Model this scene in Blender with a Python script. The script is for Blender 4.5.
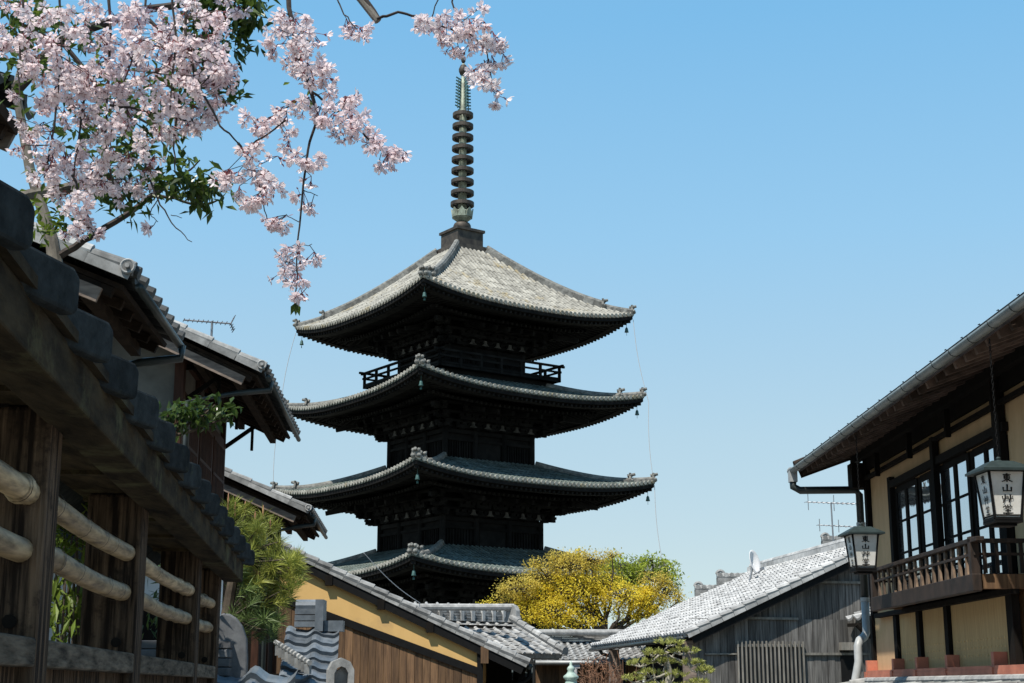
import bpy, math, random
from mathutils import Vector, Matrix

for o in list(bpy.data.objects):
    bpy.data.objects.remove(o, do_unlink=True)
SC = bpy.context.scene
R = math.radians
random.seed(7)

# ------------------------------------------------------------------ camera, sky, sun, exposure
EYE = 1.6
PITCH = R(13.1)
FPX = 1481.0
cam_d = bpy.data.cameras.new("camera")
cam = bpy.data.objects.new("camera", cam_d)
SC.collection.objects.link(cam)
cam.location = (0, 0, EYE)
cam.rotation_euler = (R(90) + PITCH, 0, 0)
cam_d.sensor_width = 36
cam_d.lens = 36 * FPX / 1024
cam_d.clip_end = 6000
SC.camera = cam

SUN_EL, SUN_AZ = 60.0, 216.0          # azimuth clockwise from +Y
world = bpy.data.worlds.new("World")
SC.world = world
world.use_nodes = True
wn = world.node_tree
bg = wn.nodes["Background"]
sky = wn.nodes.new("ShaderNodeTexSky")
sky.sky_type = 'NISHITA'
sky.sun_disc = False
sky.sun_elevation = R(SUN_EL)
sky.sun_rotation = R(SUN_AZ)
sky.altitude = 0
sky.air_density = 1.0
sky.dust_density = 0.0
sky.ozone_density = 3.0
# the photographed sky is paler and more cyan than the model: blend it with a gradient by elevation
tcw = wn.nodes.new("ShaderNodeTexCoord"); sx_ = wn.nodes.new("ShaderNodeSeparateXYZ")
wn.links.new(tcw.outputs['Generated'], sx_.inputs[0])
rw = wn.nodes.new("ShaderNodeValToRGB")
SKYK = 6.0
stops = [(0.0, (2.75, 3.35, 3.5)), (0.0816, (2.72, 3.41, 3.61)), (0.161, (2.5, 3.5, 3.95)), (0.292, (1.74, 3.36, 4.66)), (0.428, (1.14, 2.95, 4.70)), (1.0, (0.55, 1.7, 3.4))]
while len(rw.color_ramp.elements) < len(stops): rw.color_ramp.elements.new(0.5)
for e_, (ps, c_) in zip(rw.color_ramp.elements, stops):
    e_.position = ps; e_.color = (*[q / SKYK for q in c_], 1)
wn.links.new(sx_.outputs['Z'], rw.inputs[0])
sc_ = wn.nodes.new("ShaderNodeVectorMath"); sc_.operation = 'SCALE'; sc_.inputs['Scale'].default_value = SKYK
wn.links.new(rw.outputs[0], sc_.inputs[0])
mxw = wn.nodes.new("ShaderNodeMix"); mxw.data_type = 'RGBA'; mxw.inputs['Factor'].default_value = 0.8
wn.links.new(sky.outputs[0], mxw.inputs['A']); wn.links.new(sc_.outputs[0], mxw.inputs['B'])
wn.links.new(mxw.outputs['Result'], bg.inputs[0])
bg.inputs[1].default_value = 0.13
sun_d = bpy.data.lights.new("sun", 'SUN')
sun = bpy.data.objects.new("sun", sun_d)
SC.collection.objects.link(sun)
sun_d.energy = 4.9
sun_d.angle = R(0.53)
sun_d.color = (1.0, 0.94, 0.85)
sdir = Vector((math.sin(R(SUN_AZ)) * math.cos(R(SUN_EL)), math.cos(R(SUN_AZ)) * math.cos(R(SUN_EL)), math.sin(R(SUN_EL))))
sun.rotation_euler = sdir.to_track_quat('Z', 'Y').to_euler()
sun.location = (0, 0, 60)
SC.view_settings.view_transform = 'Standard'
SC.view_settings.look = 'None'
SC.view_settings.exposure = 0.5
SC.view_settings.gamma = 1.0
SC.view_settings.use_curve_mapping = False

# ------------------------------------------------------------------ helpers
def V(*a): return Vector(a)

def ray(px, py):
    dx, dv = px - 512.0, py - 341.5
    c, s = math.cos(PITCH), math.sin(PITCH)
    return Vector((dx, FPX * c + dv * s, FPX * s - dv * c))

def P(px, py, Y):
    r = ray(px, py)
    r = r * (Y / r.y)
    return Vector((r.x, r.y, r.z + EYE))

def lerp(a, b, t): return a + (b - a) * t

def gz(y):
    """height of the ground at depth y (the lane runs downhill)"""
    if y < 3: return 0.0
    if y < 60: return -0.05 * (y - 3)
    return -2.85

class MB:
    def __init__(self):
        self.v, self.f, self.t, self.m = [], [], [], []
    def add(self, vs, fs, tint=0.5, mi=0):
        b = len(self.v)
        self.v.extend(vs)
        for f in fs:
            self.f.append([i + b for i in f]); self.t.append(tint); self.m.append(mi)
    def quad(self, a, b, c, d, tint=0.5, mi=0):
        self.add([a, b, c, d], [(0, 1, 2, 3)], tint, mi)
    def obox(self, c, ax, ay, az, tint=0.5, mi=0):
        """box with centre c and half axes ax, ay, az"""
        vs = []
        for sx, sy, sz in ((-1,-1,-1),(1,-1,-1),(1,1,-1),(-1,1,-1),(-1,-1,1),(1,-1,1),(1,1,1),(-1,1,1)):
            vs.append(c + ax * sx + ay * sy + az * sz)
        fs = [(3,2,1,0),(4,5,6,7),(0,1,5,4),(1,2,6,5),(2,3,7,6),(3,0,4,7)]
        if ax.cross(ay).dot(az) < 0: fs = [tuple(reversed(f)) for f in fs]
        self.add(vs, fs, tint, mi)
    def box(self, x0, x1, y0, y1, z0, z1, tint=0.5, mi=0):
        self.obox(V((x0+x1)/2, (y0+y1)/2, (z0+z1)/2), V((x1-x0)/2,0,0), V(0,(y1-y0)/2,0), V(0,0,(z1-z0)/2), tint, mi)
    def bar(self, a, b, w, h, up=None, tint=0.5, mi=0):
        """rectangular bar from a to b, width w, height h"""
        d = b - a; L = d.length
        if L < 1e-6: return
        d = d / L
        u = up or V(0, 0, 1)
        if abs(d.dot(u)) > 0.98: u = V(0, 1, 0)
        s = d.cross(u).normalized(); u2 = s.cross(d).normalized()
        self.obox((a + b) / 2, d * (L / 2), s * (w / 2), u2 * (h / 2), tint, mi)
    def tube(self, pts, r, n=8, caps=True, tint=0.5, mi=0):
        k = len(pts)
        rs = r if isinstance(r, (list, tuple)) else [r] * k
        ref = None; vs = []
        for i, p in enumerate(pts):
            d = (pts[min(i + 1, k - 1)] - pts[max(i - 1, 0)])
            if d.length < 1e-9: d = V(0, 0, 1)
            d.normalize()
            if ref is None:
                ref = V(0, 0, 1) if abs(d.z) < 0.9 else V(1, 0, 0)
            s = d.cross(ref)
            if s.length < 1e-4: s = d.cross(V(0, 1, 0.3))
            s.normalize(); u = s.cross(d); ref = u
            for j in range(n):
                a = 2 * math.pi * j / n
                vs.append(p + (s * math.cos(a) + u * math.sin(a)) * rs[i])
        fs = []
        for i in range(k - 1):
            for j in range(n):
                j2 = (j + 1) % n
                fs.append((i*n+j, i*n+j2, (i+1)*n+j2, (i+1)*n+j))
        if caps:
            fs.append(tuple(reversed(range(n)))); fs.append(tuple((k-1)*n + j for j in range(n)))
        self.add(vs, fs, tint, mi)
    def lathe(self, c, prof, n=16, tint=0.5, mi=0):
        """prof: list of (radius, z) turned about a vertical axis through c"""
        vs, fs = [], []
        for r, z in prof:
            for j in range(n):
                a = 2 * math.pi * j / n
                vs.append(c + V(r * math.cos(a), r * math.sin(a), z))
        for i in range(len(prof) - 1):
            for j in range(n):
                j2 = (j + 1) % n
                fs.append((i*n+j, i*n+j2, (i+1)*n+j2, (i+1)*n+j))
        fs.append(tuple(reversed(range(n)))); fs.append(tuple((len(prof)-1)*n + j for j in range(n)))
        self.add(vs, fs, tint, mi)
    def prism(self, poly, c, ax, ay, az, tint=0.5, mi=0):
        """2D polygon poly in axes ax, ay about c, extruded along az (both ways)"""
        n = len(poly)
        vs = [c + ax * x + ay * y - az for x, y in poly] + [c + ax * x + ay * y + az for x, y in poly]
        fs = [tuple(reversed(range(n))), tuple(range(n, 2 * n))]
        for i in range(n):
            j = (i + 1) % n
            fs.append((i, j, n + j, n + i))
        if ax.cross(ay).dot(az) < 0: fs = [tuple(reversed(f)) for f in fs]
        self.add(vs, fs, tint, mi)

def link(o):
    SC.collection.objects.link(o); return o

def obj(name, mb, m, parent=None, smooth=False, bevel=0.0):
    me = bpy.data.meshes.new(name)
    off = V(0, 0, 0)
    p = parent
    while p is not None:
        off = off + p.location; p = p.parent
    me.from_pydata([tuple(v - off) for v in mb.v], [], mb.f)
    ms = m if isinstance(m, (list, tuple)) else [m]
    for q in ms: me.materials.append(q)
    if len(ms) > 1: me.polygons.foreach_set('material_index', mb.m)
    at = me.attributes.new('tint', 'FLOAT', 'FACE')
    at.data.foreach_set('value', mb.t)
    if smooth: me.polygons.foreach_set('use_smooth', [True] * len(me.polygons))
    me.update()
    o = bpy.data.objects.new(name, me)
    link(o)
    if parent is not None: o.parent = parent
    if bevel > 0:
        b = o.modifiers.new('bevel', 'BEVEL'); b.width = bevel; b.segments = 2; b.limit_method = 'ANGLE'
    return o

def thing(name, label, cat, loc, group=None):
    o = bpy.data.objects.new(name, None)
    o.empty_display_size = 0.3
    link(o); o.location = loc
    o['label'] = label; o['category'] = cat
    if group: o['group'] = group
    return o

def tag(o, label, cat, group=None):
    o['label'] = label; o['category'] = cat
    if group: o['group'] = group
    return o

def struct(name, mb, m):
    o = obj(name, mb, m); o['kind'] = 'structure'; return o

def dup(root, delta, label):
    """copy a thing with its parts and sub-parts, moved by delta"""
    r = root.copy(); SC.collection.objects.link(r); r.location = root.location + delta; r['label'] = label
    for ch in list(root.children):
        c = ch.copy(); SC.collection.objects.link(c); c.parent = r
        for g in list(ch.children):
            d = g.copy(); SC.collection.objects.link(d); d.parent = c
    return r

# ------------------------------------------------------------------ materials
def mat(name, col, col2=None, rough=0.8, scale=4.0, stretch=(1, 1, 1), bump=0.15, tv=0.25, spec=0.3, metal=0.0,
        detail=6.0, fine=0.0, contrast=(0.35, 0.65), moss=None, moss_amt=0.5, bdist=0.01):
    m = bpy.data.materials.new(name); m.use_nodes = True
    nt = m.node_tree; b = nt.nodes["Principled BSDF"]; L = nt.links.new
    tc = nt.nodes.new("ShaderNodeTexCoord"); mp = nt.nodes.new("ShaderNodeMapping")
    mp.inputs['Scale'].default_value = stretch
    L(tc.outputs['Object'], mp.inputs[0])
    nz = nt.nodes.new("ShaderNodeTexNoise"); nz.inputs['Scale'].default_value = scale
    nz.inputs['Detail'].default_value = detail; nz.inputs['Roughness'].default_value = 0.62
    L(mp.outputs[0], nz.inputs['Vector'])
    rp = nt.nodes.new("ShaderNodeValToRGB")
    c2 = col2 or tuple(x * 0.6 for x in col)
    rp.color_ramp.elements[0].position = contrast[0]; rp.color_ramp.elements[0].color = (*c2, 1)
    rp.color_ramp.elements[1].position = contrast[1]; rp.color_ramp.elements[1].color = (*col, 1)
    L(nz.outputs[0], rp.inputs[0])
    out = rp.outputs[0]
    if moss:
        n2 = nt.nodes.new("ShaderNodeTexNoise"); n2.inputs['Scale'].default_value = scale * 0.45
        n2.inputs['Detail'].default_value = 8; n2.inputs['Roughness'].default_value = 0.7
        L(tc.outputs['Object'], n2.inputs['Vector'])
        r2 = nt.nodes.new("ShaderNodeValToRGB")
        r2.color_ramp.elements[0].position = 0.62 - 0.25 * moss_amt; r2.color_ramp.elements[0].color = (0, 0, 0, 1)
        r2.color_ramp.elements[1].position = 0.72 - 0.2 * moss_amt; r2.color_ramp.elements[1].color = (1, 1, 1, 1)
        L(n2.outputs[0], r2.inputs[0])
        mx = nt.nodes.new("ShaderNodeMix"); mx.data_type = 'RGBA'
        L(r2.outputs[0], mx.inputs['Factor']); L(out, mx.inputs['A']); mx.inputs['B'].default_value = (*moss, 1)
        out = mx.outputs['Result']
    if tv > 0:
        at = nt.nodes.new("ShaderNodeAttribute"); at.attribute_name = 'tint'
        mr = nt.nodes.new("ShaderNodeMapRange")
        mr.inputs['To Min'].default_value = 1 - tv; mr.inputs['To Max'].default_value = 1 + tv
        L(at.outputs['Fac'], mr.inputs['Value'])
        vm = nt.nodes.new("ShaderNodeVectorMath"); vm.operation = 'SCALE'
        L(out, vm.inputs[0]); L(mr.outputs[0], vm.inputs['Scale'])
        out = vm.outputs[0]
    L(out, b.inputs['Base Color'])
    b.inputs['Roughness'].default_value = rough
    b.inputs['Specular IOR Level'].default_value = spec
    b.inputs['Metallic'].default_value = metal
    if bump > 0:
        bp = nt.nodes.new("ShaderNodeBump"); bp.inputs['Strength'].default_value = bump; bp.inputs['Distance'].default_value = bdist
        L(nz.outputs[0], bp.inputs['Height']); L(bp.outputs[0], b.inputs['Normal'])
    return m

def leafmat(name, col, col2, transl=0.35, tv=0.3, rough=0.5, spec=0.3):
    m = mat(name, col, col2, rough=rough, scale=2.2, bump=0, tv=tv, spec=spec, contrast=(0.3, 0.7))
    nt = m.node_tree; b = nt.nodes["Principled BSDF"]; L = nt.links.new
    src = b.inputs['Base Color'].links[0].from_socket
    tr = nt.nodes.new("ShaderNodeBsdfTranslucent"); L(src, tr.inputs[0])
    mx = nt.nodes.new("ShaderNodeMixShader"); mx.inputs[0].default_value = transl
    L(b.outputs[0], mx.inputs[1]); L(tr.outputs[0], mx.inputs[2])
    L(mx.outputs[0], nt.nodes["Material Output"].inputs['Surface'])
    return m

def glassmat(name, col=(0.02, 0.025, 0.03), fac=0.55):
    m = bpy.data.materials.new(name); m.use_nodes = True
    nt = m.node_tree; b = nt.nodes["Principled BSDF"]; L = nt.links.new
    b.inputs['Base Color'].default_value = (*col, 1); b.inputs['Roughness'].default_value = 0.4
    g = nt.nodes.new("ShaderNodeBsdfGlossy"); g.inputs['Roughness'].default_value = 0.02
    nz = nt.nodes.new("ShaderNodeTexNoise"); nz.inputs['Scale'].default_value = 1.5
    bp = nt.nodes.new("ShaderNodeBump"); bp.inputs['Strength'].default_value = 0.05; bp.inputs['Distance'].default_value = 0.05
    L(nz.outputs[0], bp.inputs['Height']); L(bp.outputs[0], g.inputs['Normal'])
    g.inputs[0].default_value = (0.9, 0.95, 1, 1)
    mx = nt.nodes.new("ShaderNodeMixShader"); mx.inputs[0].default_value = fac
    L(b.outputs[0], mx.inputs[1]); L(g.outputs[0], mx.inputs[2])
    L(mx.outputs[0], nt.nodes["Material Output"].inputs['Surface'])
    return m

M = {}
M['ground'] = mat('ground_soil', (0.16, 0.15, 0.12), (0.10, 0.10, 0.07), scale=0.6)
M['road'] = mat('stone_paving', (0.26, 0.25, 0.23), (0.16, 0.155, 0.15), scale=3)
M['kerb'] = mat('kerb_stone', (0.32, 0.31, 0.29), scale=5)
M['dark_wood'] = mat('aged_dark_timber', (0.012, 0.010, 0.008), (0.006, 0.005, 0.0045), scale=6, stretch=(2, 2, 0.4), rough=0.85, spec=0.1)
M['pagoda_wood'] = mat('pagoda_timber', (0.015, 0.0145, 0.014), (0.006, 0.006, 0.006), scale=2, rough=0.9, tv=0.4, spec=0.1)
M['pagoda_plaster'] = mat('pagoda_pale_strut', (0.085, 0.08, 0.072), (0.025, 0.024, 0.022), scale=4)
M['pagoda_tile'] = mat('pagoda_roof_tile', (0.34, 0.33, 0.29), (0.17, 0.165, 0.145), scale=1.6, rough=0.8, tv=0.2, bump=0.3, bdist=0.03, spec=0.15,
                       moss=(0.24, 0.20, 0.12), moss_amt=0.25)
M['pagoda_tile_shaded'] = mat('pagoda_shaded_tile', (0.125, 0.15, 0.138), (0.055, 0.068, 0.062), scale=1.6, rough=0.85, tv=0.28, bump=0.3, bdist=0.03,
                       moss=(0.11, 0.115, 0.085), moss_amt=0.3, spec=0.12)  # darker copy for the lower roofs, with their shade put into the colour
M['pagoda_ridge'] = mat('pagoda_ridge_tile', (0.19, 0.19, 0.175), (0.08, 0.08, 0.075), scale=5, rough=0.8, tv=0.3)
M['bronze'] = mat('spire_bronze', (0.085, 0.07, 0.055), (0.035, 0.03, 0.027), scale=3, rough=0.6, metal=0.3)
M['spire_pale'] = mat('spire_green_patina', (0.30, 0.34, 0.27), (0.13, 0.14, 0.11), scale=4, rough=0.6, metal=0.2)
M['verdigris'] = mat('verdigris_bronze', (0.06, 0.13, 0.12), (0.03, 0.07, 0.065), scale=8, rough=0.6, metal=0.2)
M['fence_wood'] = mat('weathered_post_timber', (0.110, 0.074, 0.048), (0.011, 0.0072, 0.005), scale=17, stretch=(3.2, 3.2, 0.16), rough=0.9, bump=0.8,
                      tv=0.3, contrast=(0.40, 0.66), bdist=0.012, spec=0.12, moss=(0.016, 0.011, 0.008), moss_amt=0.35)
M['fence_rail'] = mat('weathered_rail_timber', (0.15, 0.125, 0.095), (0.024, 0.02, 0.015), scale=16, stretch=(3, 0.18, 3), rough=0.9, bump=0.7, tv=0.2, bdist=0.01, spec=0.12)
M['fence_beam'] = mat('mossy_beam_timber', (0.058, 0.043, 0.024), (0.013, 0.0098, 0.0062), scale=7, stretch=(2, 0.5, 2), rough=0.95, bump=0.8,
                      moss=(0.085, 0.08, 0.042), moss_amt=0.3, bdist=0.012, spec=0.08)
M['cap_tile'] = mat('dark_cap_tile', (0.034, 0.040, 0.042), (0.015, 0.018, 0.019), scale=22, rough=0.95, bump=0.6, tv=0.3, detail=9, bdist=0.008,
                    moss=(0.05, 0.055, 0.04), moss_amt=0.1, spec=0.1)
M['pan_tile'] = mat('pale_pan_tile', (0.085, 0.09, 0.072), (0.04, 0.043, 0.035), scale=16, rough=0.95, bump=0.5, bdist=0.006, spec=0.1)
M['bamboo'] = mat('dry_bamboo', (0.42, 0.315, 0.185), (0.11, 0.078, 0.044), scale=14, stretch=(3, 0.35, 3), rough=0.55, bump=0.15, tv=0.35)
M['tile_grey'] = mat('grey_roof_tile', (0.30, 0.30, 0.29), (0.15, 0.15, 0.145), scale=6, rough=0.75, tv=0.4, spec=0.25)
M['tile_pale'] = mat('pale_roof_tile', (0.44, 0.44, 0.43), (0.26, 0.26, 0.255), scale=4, rough=0.75, tv=0.22, spec=0.3, moss=(0.2, 0.19, 0.17), moss_amt=0.1)
M['tile_dark'] = mat('dark_roof_tile', (0.055, 0.058, 0.058), (0.025, 0.027, 0.027), scale=5, rough=0.65, tv=0.4, spec=0.3)
M['tile_blue'] = mat('blue_grey_roof_tile', (0.13, 0.148, 0.165), (0.065, 0.078, 0.09), scale=7, rough=0.45, tv=0.3, spec=0.5)
M['stone_dark'] = mat('shaded_blue_grey_tile', (0.13, 0.135, 0.14), (0.07, 0.072, 0.076), scale=9, rough=0.85, bump=0.4)  # ornament stone made darker: shade at the wall end is in the colour
M['stone'] = mat('grey_ornament_stone', (0.30, 0.30, 0.285), (0.16, 0.16, 0.155), scale=9, rough=0.85, bump=0.4)
M['plaster_yellow'] = mat('ochre_plaster', (0.62, 0.40, 0.155), (0.54, 0.34, 0.125), scale=2, stretch=(2, 2, 0.6), rough=0.9, bump=0.1, contrast=(0.2, 0.8), moss=(0.48, 0.31, 0.13), moss_amt=0.15)
M['plaster_tan'] = mat('tan_plaster', (0.57, 0.385, 0.215), (0.43, 0.285, 0.15), scale=1.6, stretch=(2.5, 2.5, 0.5), rough=0.9, bump=0.15, contrast=(0.25, 0.75), moss=(0.44, 0.30, 0.15), moss_amt=0.35)
M['plaster_grey'] = mat('grey_plaster', (0.16, 0.145, 0.12), (0.10, 0.09, 0.075), scale=2, rough=0.9, bump=0.1)
M['plaster_white'] = mat('white_plaster', (0.72, 0.72, 0.70), (0.58, 0.58, 0.57), scale=2, rough=0.9, bump=0.1)
M['board_brown'] = mat('brown_cedar_board', (0.16, 0.092, 0.046), (0.07, 0.04, 0.022), scale=5, stretch=(5, 5, 0.35), rough=0.8, bump=0.4, tv=0.45)
M['board_grey'] = mat('weathered_grey_board', (0.14, 0.135, 0.127), (0.045, 0.043, 0.041), scale=4, stretch=(6, 6, 0.35), rough=0.85, bump=0.4, tv=0.4)
M['lattice_grey'] = mat('weathered_lattice', (0.24, 0.225, 0.20), (0.12, 0.115, 0.10), scale=6, stretch=(3, 3, 0.4), rough=0.85)
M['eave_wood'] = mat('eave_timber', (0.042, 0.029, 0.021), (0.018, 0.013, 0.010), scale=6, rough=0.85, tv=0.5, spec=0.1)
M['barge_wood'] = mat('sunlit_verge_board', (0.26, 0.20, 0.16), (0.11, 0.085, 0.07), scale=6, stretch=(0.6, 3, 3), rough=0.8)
M['brown_wood'] = mat('red_brown_timber', (0.065, 0.029, 0.018), (0.03, 0.014, 0.009), scale=6, stretch=(3, 3, 0.4), rough=0.75, spec=0.15)
M['balcony_wood'] = mat('balcony_timber', (0.040, 0.026, 0.019), (0.013, 0.0095, 0.0075), scale=8, stretch=(3, 0.6, 0.6), rough=0.65, tv=0.5)
M['baluster'] = mat('worn_baluster', (0.17, 0.115, 0.075), (0.07, 0.046, 0.03), scale=8, rough=0.7, tv=0.45)
M['black_paint'] = mat('black_stained_wood', (0.007, 0.007, 0.007), (0.004, 0.004, 0.004), scale=10, rough=0.7, spec=0.15, bump=0.05)
M['gutter'] = mat('grey_green_gutter', (0.030, 0.038, 0.037), (0.016, 0.021, 0.02), scale=4, rough=0.4, spec=0.4, tv=0.3)
M['gutter_pale'] = mat('pale_zinc_gutter', (0.21, 0.24, 0.235), (0.13, 0.15, 0.15), scale=4, rough=0.4, spec=0.5, tv=0.3)
M['pipe_grey'] = mat('pale_grey_pipe', (0.42, 0.43, 0.42), (0.28, 0.29, 0.29), scale=3, rough=0.45, spec=0.5)
M['red_trim'] = mat('red_copper_trim', (0.50, 0.19, 0.12), (0.36, 0.125, 0.08), scale=5, rough=0.6)
M['screen'] = mat('reed_screen', (0.52, 0.35, 0.165), (0.40, 0.26, 0.115), scale=3, stretch=(4, 12, 0.5), rough=0.8, bump=0.3)
M['paper'] = mat('lantern_panel', (0.72, 0.71, 0.67), (0.55, 0.54, 0.49), scale=5, rough=0.5, spec=0.4, bump=0)
M['ink'] = mat('lantern_ink', (0.012, 0.012, 0.012), (0.01, 0.01, 0.01), rough=0.6, bump=0)
M['metal_pale'] = mat('pale_aluminium', (0.30, 0.31, 0.32), (0.2, 0.2, 0.21), rough=0.4, metal=0.6, bump=0)
M['cable'] = mat('pale_cable', (0.45, 0.46, 0.47), (0.4, 0.41, 0.42), rough=0.6, bump=0)
M['white_paint'] = mat('white_enamel', (0.58, 0.58, 0.57), (0.5, 0.5, 0.5), rough=0.6, bump=0)
M['eave_warm'] = mat('brown_eave_timber', (0.155, 0.115, 0.095), (0.055, 0.042, 0.036), scale=6, rough=0.85, tv=0.55, spec=0.12)
M['lantern_cap'] = mat('dark_green_cap', (0.030, 0.045, 0.045), (0.018, 0.028, 0.028), scale=12, rough=0.5, spec=0.3, bump=0.05)
M['copper_pale'] = mat('pale_green_copper', (0.42, 0.52, 0.46), (0.25, 0.34, 0.30), scale=12, rough=0.6)
M['glass'] = glassmat('window_glass', fac=0.75)
M['bark_grey'] = mat('pale_grey_bark', (0.20, 0.18, 0.15), (0.085, 0.075, 0.062), scale=14, stretch=(1, 1, 0.5), bump=0.6, tv=0.2)
M['bark_dark'] = mat('cherry_bark', (0.055, 0.042, 0.036), (0.025, 0.019, 0.017), scale=16, bump=0.5, tv=0.3)
M['bark_brown'] = mat('brown_bark', (0.09, 0.07, 0.05), (0.04, 0.03, 0.022), scale=10, bump=0.5)
M['petal'] = leafmat('cherry_petal', (0.92, 0.84, 0.835), (0.88, 0.75, 0.775), transl=0.40, tv=0.09, rough=0.6, spec=0.2)
M['calyx'] = leafmat('cherry_calyx', (0.24, 0.065, 0.07), (0.15, 0.04, 0.045), transl=0.1)
M['leaf_green'] = leafmat('broad_leaf', (0.085, 0.13, 0.022), (0.03, 0.06, 0.012), transl=0.4, tv=0.45, rough=0.35, spec=0.5)
M['leaf_fresh'] = leafmat('fresh_leaf', (0.16, 0.22, 0.03), (0.08, 0.13, 0.02), transl=0.45, tv=0.4)
M['leaf_gold'] = leafmat('golden_leaf', (0.82, 0.66, 0.065), (0.64, 0.52, 0.055), transl=0.5, tv=0.35)
M['leaf_lime'] = leafmat('lime_leaf', (0.42, 0.47, 0.07), (0.24, 0.30, 0.04), transl=0.45, tv=0.4)
M['leaf_bronze'] = leafmat('bronze_leaf', (0.66, 0.53, 0.10), (0.48, 0.38, 0.08), transl=0.5, tv=0.4)
M['candle_leaf'] = leafmat('red_bud', (0.30, 0.14, 0.07), (0.2, 0.09, 0.05))
M['bark_pale'] = mat('pale_bark', (0.34, 0.32, 0.26), (0.2, 0.18, 0.14), scale=10, bump=0.3)
M['needle'] = leafmat('pine_needle', (0.36, 0.37, 0.07), (0.14, 0.18, 0.035), transl=0.3, tv=0.45)
M['needle_dark'] = leafmat('dark_pine_needle', (0.12, 0.17, 0.045), (0.05, 0.085, 0.028), transl=0.2, tv=0.4)
M['candle'] = mat('pine_candle', (0.42, 0.23, 0.13), (0.30, 0.15, 0.08), scale=20, bump=0)
M['needle_pale'] = leafmat('pale_pine_needle', (0.44, 0.44, 0.13), (0.26, 0.28, 0.07), transl=0.25, tv=0.35)
M['twig_red'] = mat('reddish_twig', (0.26, 0.14, 0.08), (0.15, 0.08, 0.05), scale=10, bump=0)

# ------------------------------------------------------------------ shared builders
def wave_tiles(mb, O, a, s, nc, nr, cw, cl, amp=0.028, step=0.03, rnd=None, seg=6, skip=None):
    """wavy pantiles: O = upper corner, a = unit along the eave, s = unit down the slope"""
    rnd = rnd or random
    n = a.cross(s).normalized()
    if n.z < 0: n = -n
    for r in range(nr):
        for c in range(nc):
            if skip and skip(c, r): continue
            t = rnd.random(); j = rnd.uniform(-0.006, 0.006)
            vs = []
            for k in range(seg + 1):
                x = k / seg
                h = amp * math.cos(2 * math.pi * (x - 0.15)) + amp * 0.35 * math.cos(4 * math.pi * (x - 0.1))
                p = O + a * ((c + x) * cw)
                vs.append(p + s * (r * cl - 0.02) + n * (h + j))
                vs.append(p + s * ((r + 1) * cl + j) + n * (h + step + j))
                vs.append(p + s * ((r + 1) * cl + j) + n * (h + j - 0.006))
            fs = []
            for k in range(seg):
                i = k * 3
                fs.append((i, i + 3, i + 4, i + 1)); fs.append((i + 1, i + 4, i + 5, i + 2))
            mb.add(vs, fs, t)

def rib_tiles(mb, O, a, s, width, length, pitch, r=0.07, nseg=9, rnd=None):
    """barrel tiled slope: flat bed plus half-round cover tiles with stepped joints"""
    rnd = rnd or random
    n = a.cross(s).normalized()
    if n.z < 0: n = -n
    nc = max(1, int(round(width / pitch)))
    for c in range(nc):
        for k in range(nseg):
            d0, d1 = length * k / nseg, length * (k + 1) / nseg
            p0 = O + a * (width * c / nc); p1 = O + a * (width * (c + 1) / nc)
            mb.quad(p0 + s * d0, p1 + s * d0, p1 + s * d1 + n * 0.02, p0 + s * d1 + n * 0.02, rnd.random() * 0.6)
    for c in range(nc + 1):
        base = O + a * (width * c / nc)
        for k in range(nseg):
            d0, d1 = length * k / nseg - 0.01, length * (k + 1) / nseg + (0.03 if k == nseg - 1 else 0)
            vs = []
            for q in range(6):
                an = math.pi * q / 5
                vs.append(base + s * d0 + a * (math.cos(an) * r * 0.93) + n * (math.sin(an) * r * 0.93))
                vs.append(base + s * d1 + a * (math.cos(an) * r) + n * (math.sin(an) * r + 0.012))
            fs = [(2*q, 2*q+2, 2*q+3, 2*q+1) for q in range(5)] + [(1, 3, 5, 7, 9, 11)]
            mb.add(vs, fs, 0.35 + 0.65 * rnd.random())

def leaf(mb, p, d, up, L, W, tint):
    d = d.normalized(); s = d.cross(up)
    if s.length < 1e-3: s = d.cross(V(1, 0, 0.2))
    s.normalize(); u = s.cross(d)
    m = p + d * (L * 0.45) - u * (W * 0.12)
    mb.add([p, m + s * (W / 2) + u * (W * 0.22), p + d * L - u * (L * 0.12), m - s * (W / 2) + u * (W * 0.22), m],
           [(0, 4, 1), (4, 2, 1), (0, 3, 4), (4, 3, 2)], tint)

def rvec(rnd):
    while True:
        v = V(rnd.uniform(-1, 1), rnd.uniform(-1, 1), rnd.uniform(-1, 1))
        if 0.05 < v.length < 1: return v

def sub(p, q, n, jit, rnd):
    """polyline between p and q with jitter"""
    out = []
    for i in range(n + 1):
        t = i / n
        w = rvec(rnd) * jit if 0 < i < n else V(0, 0, 0)
        out.append(p.lerp(q, t) + w)
    return out

def board_wall(mb, p0, p1, zb, ztop, w, n, th=0.02, rnd=None):
    """vertical boards from p0 to p1 (plan), bottom zb, top given by ztop(t); n = outward normal"""
    rnd = rnd or random
    d = p1 - p0; L = d.length; d = d / L
    k = max(1, int(L / w))
    for i in range(k):
        t0, t1 = i / k, (i + 1) / k
        a = p0 + d * (L * t0 + 0.004); b = p0 + d * (L * t1 - 0.004)
        o = n * (th + rnd.uniform(0, 0.012))
        z0, z1 = ztop(t0), ztop(t1)
        vs = [V(a.x, a.y, zb), V(b.x, b.y, zb), V(b.x, b.y, z1), V(a.x, a.y, z0)]
        vs = vs + [v + o for v in vs]
        mb.add(vs, [(4, 5, 6, 7), (3, 2, 1, 0), (0, 1, 5, 4), (1, 2, 6, 5), (2, 3, 7, 6), (3, 0, 4, 7)], rnd.random())

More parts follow.
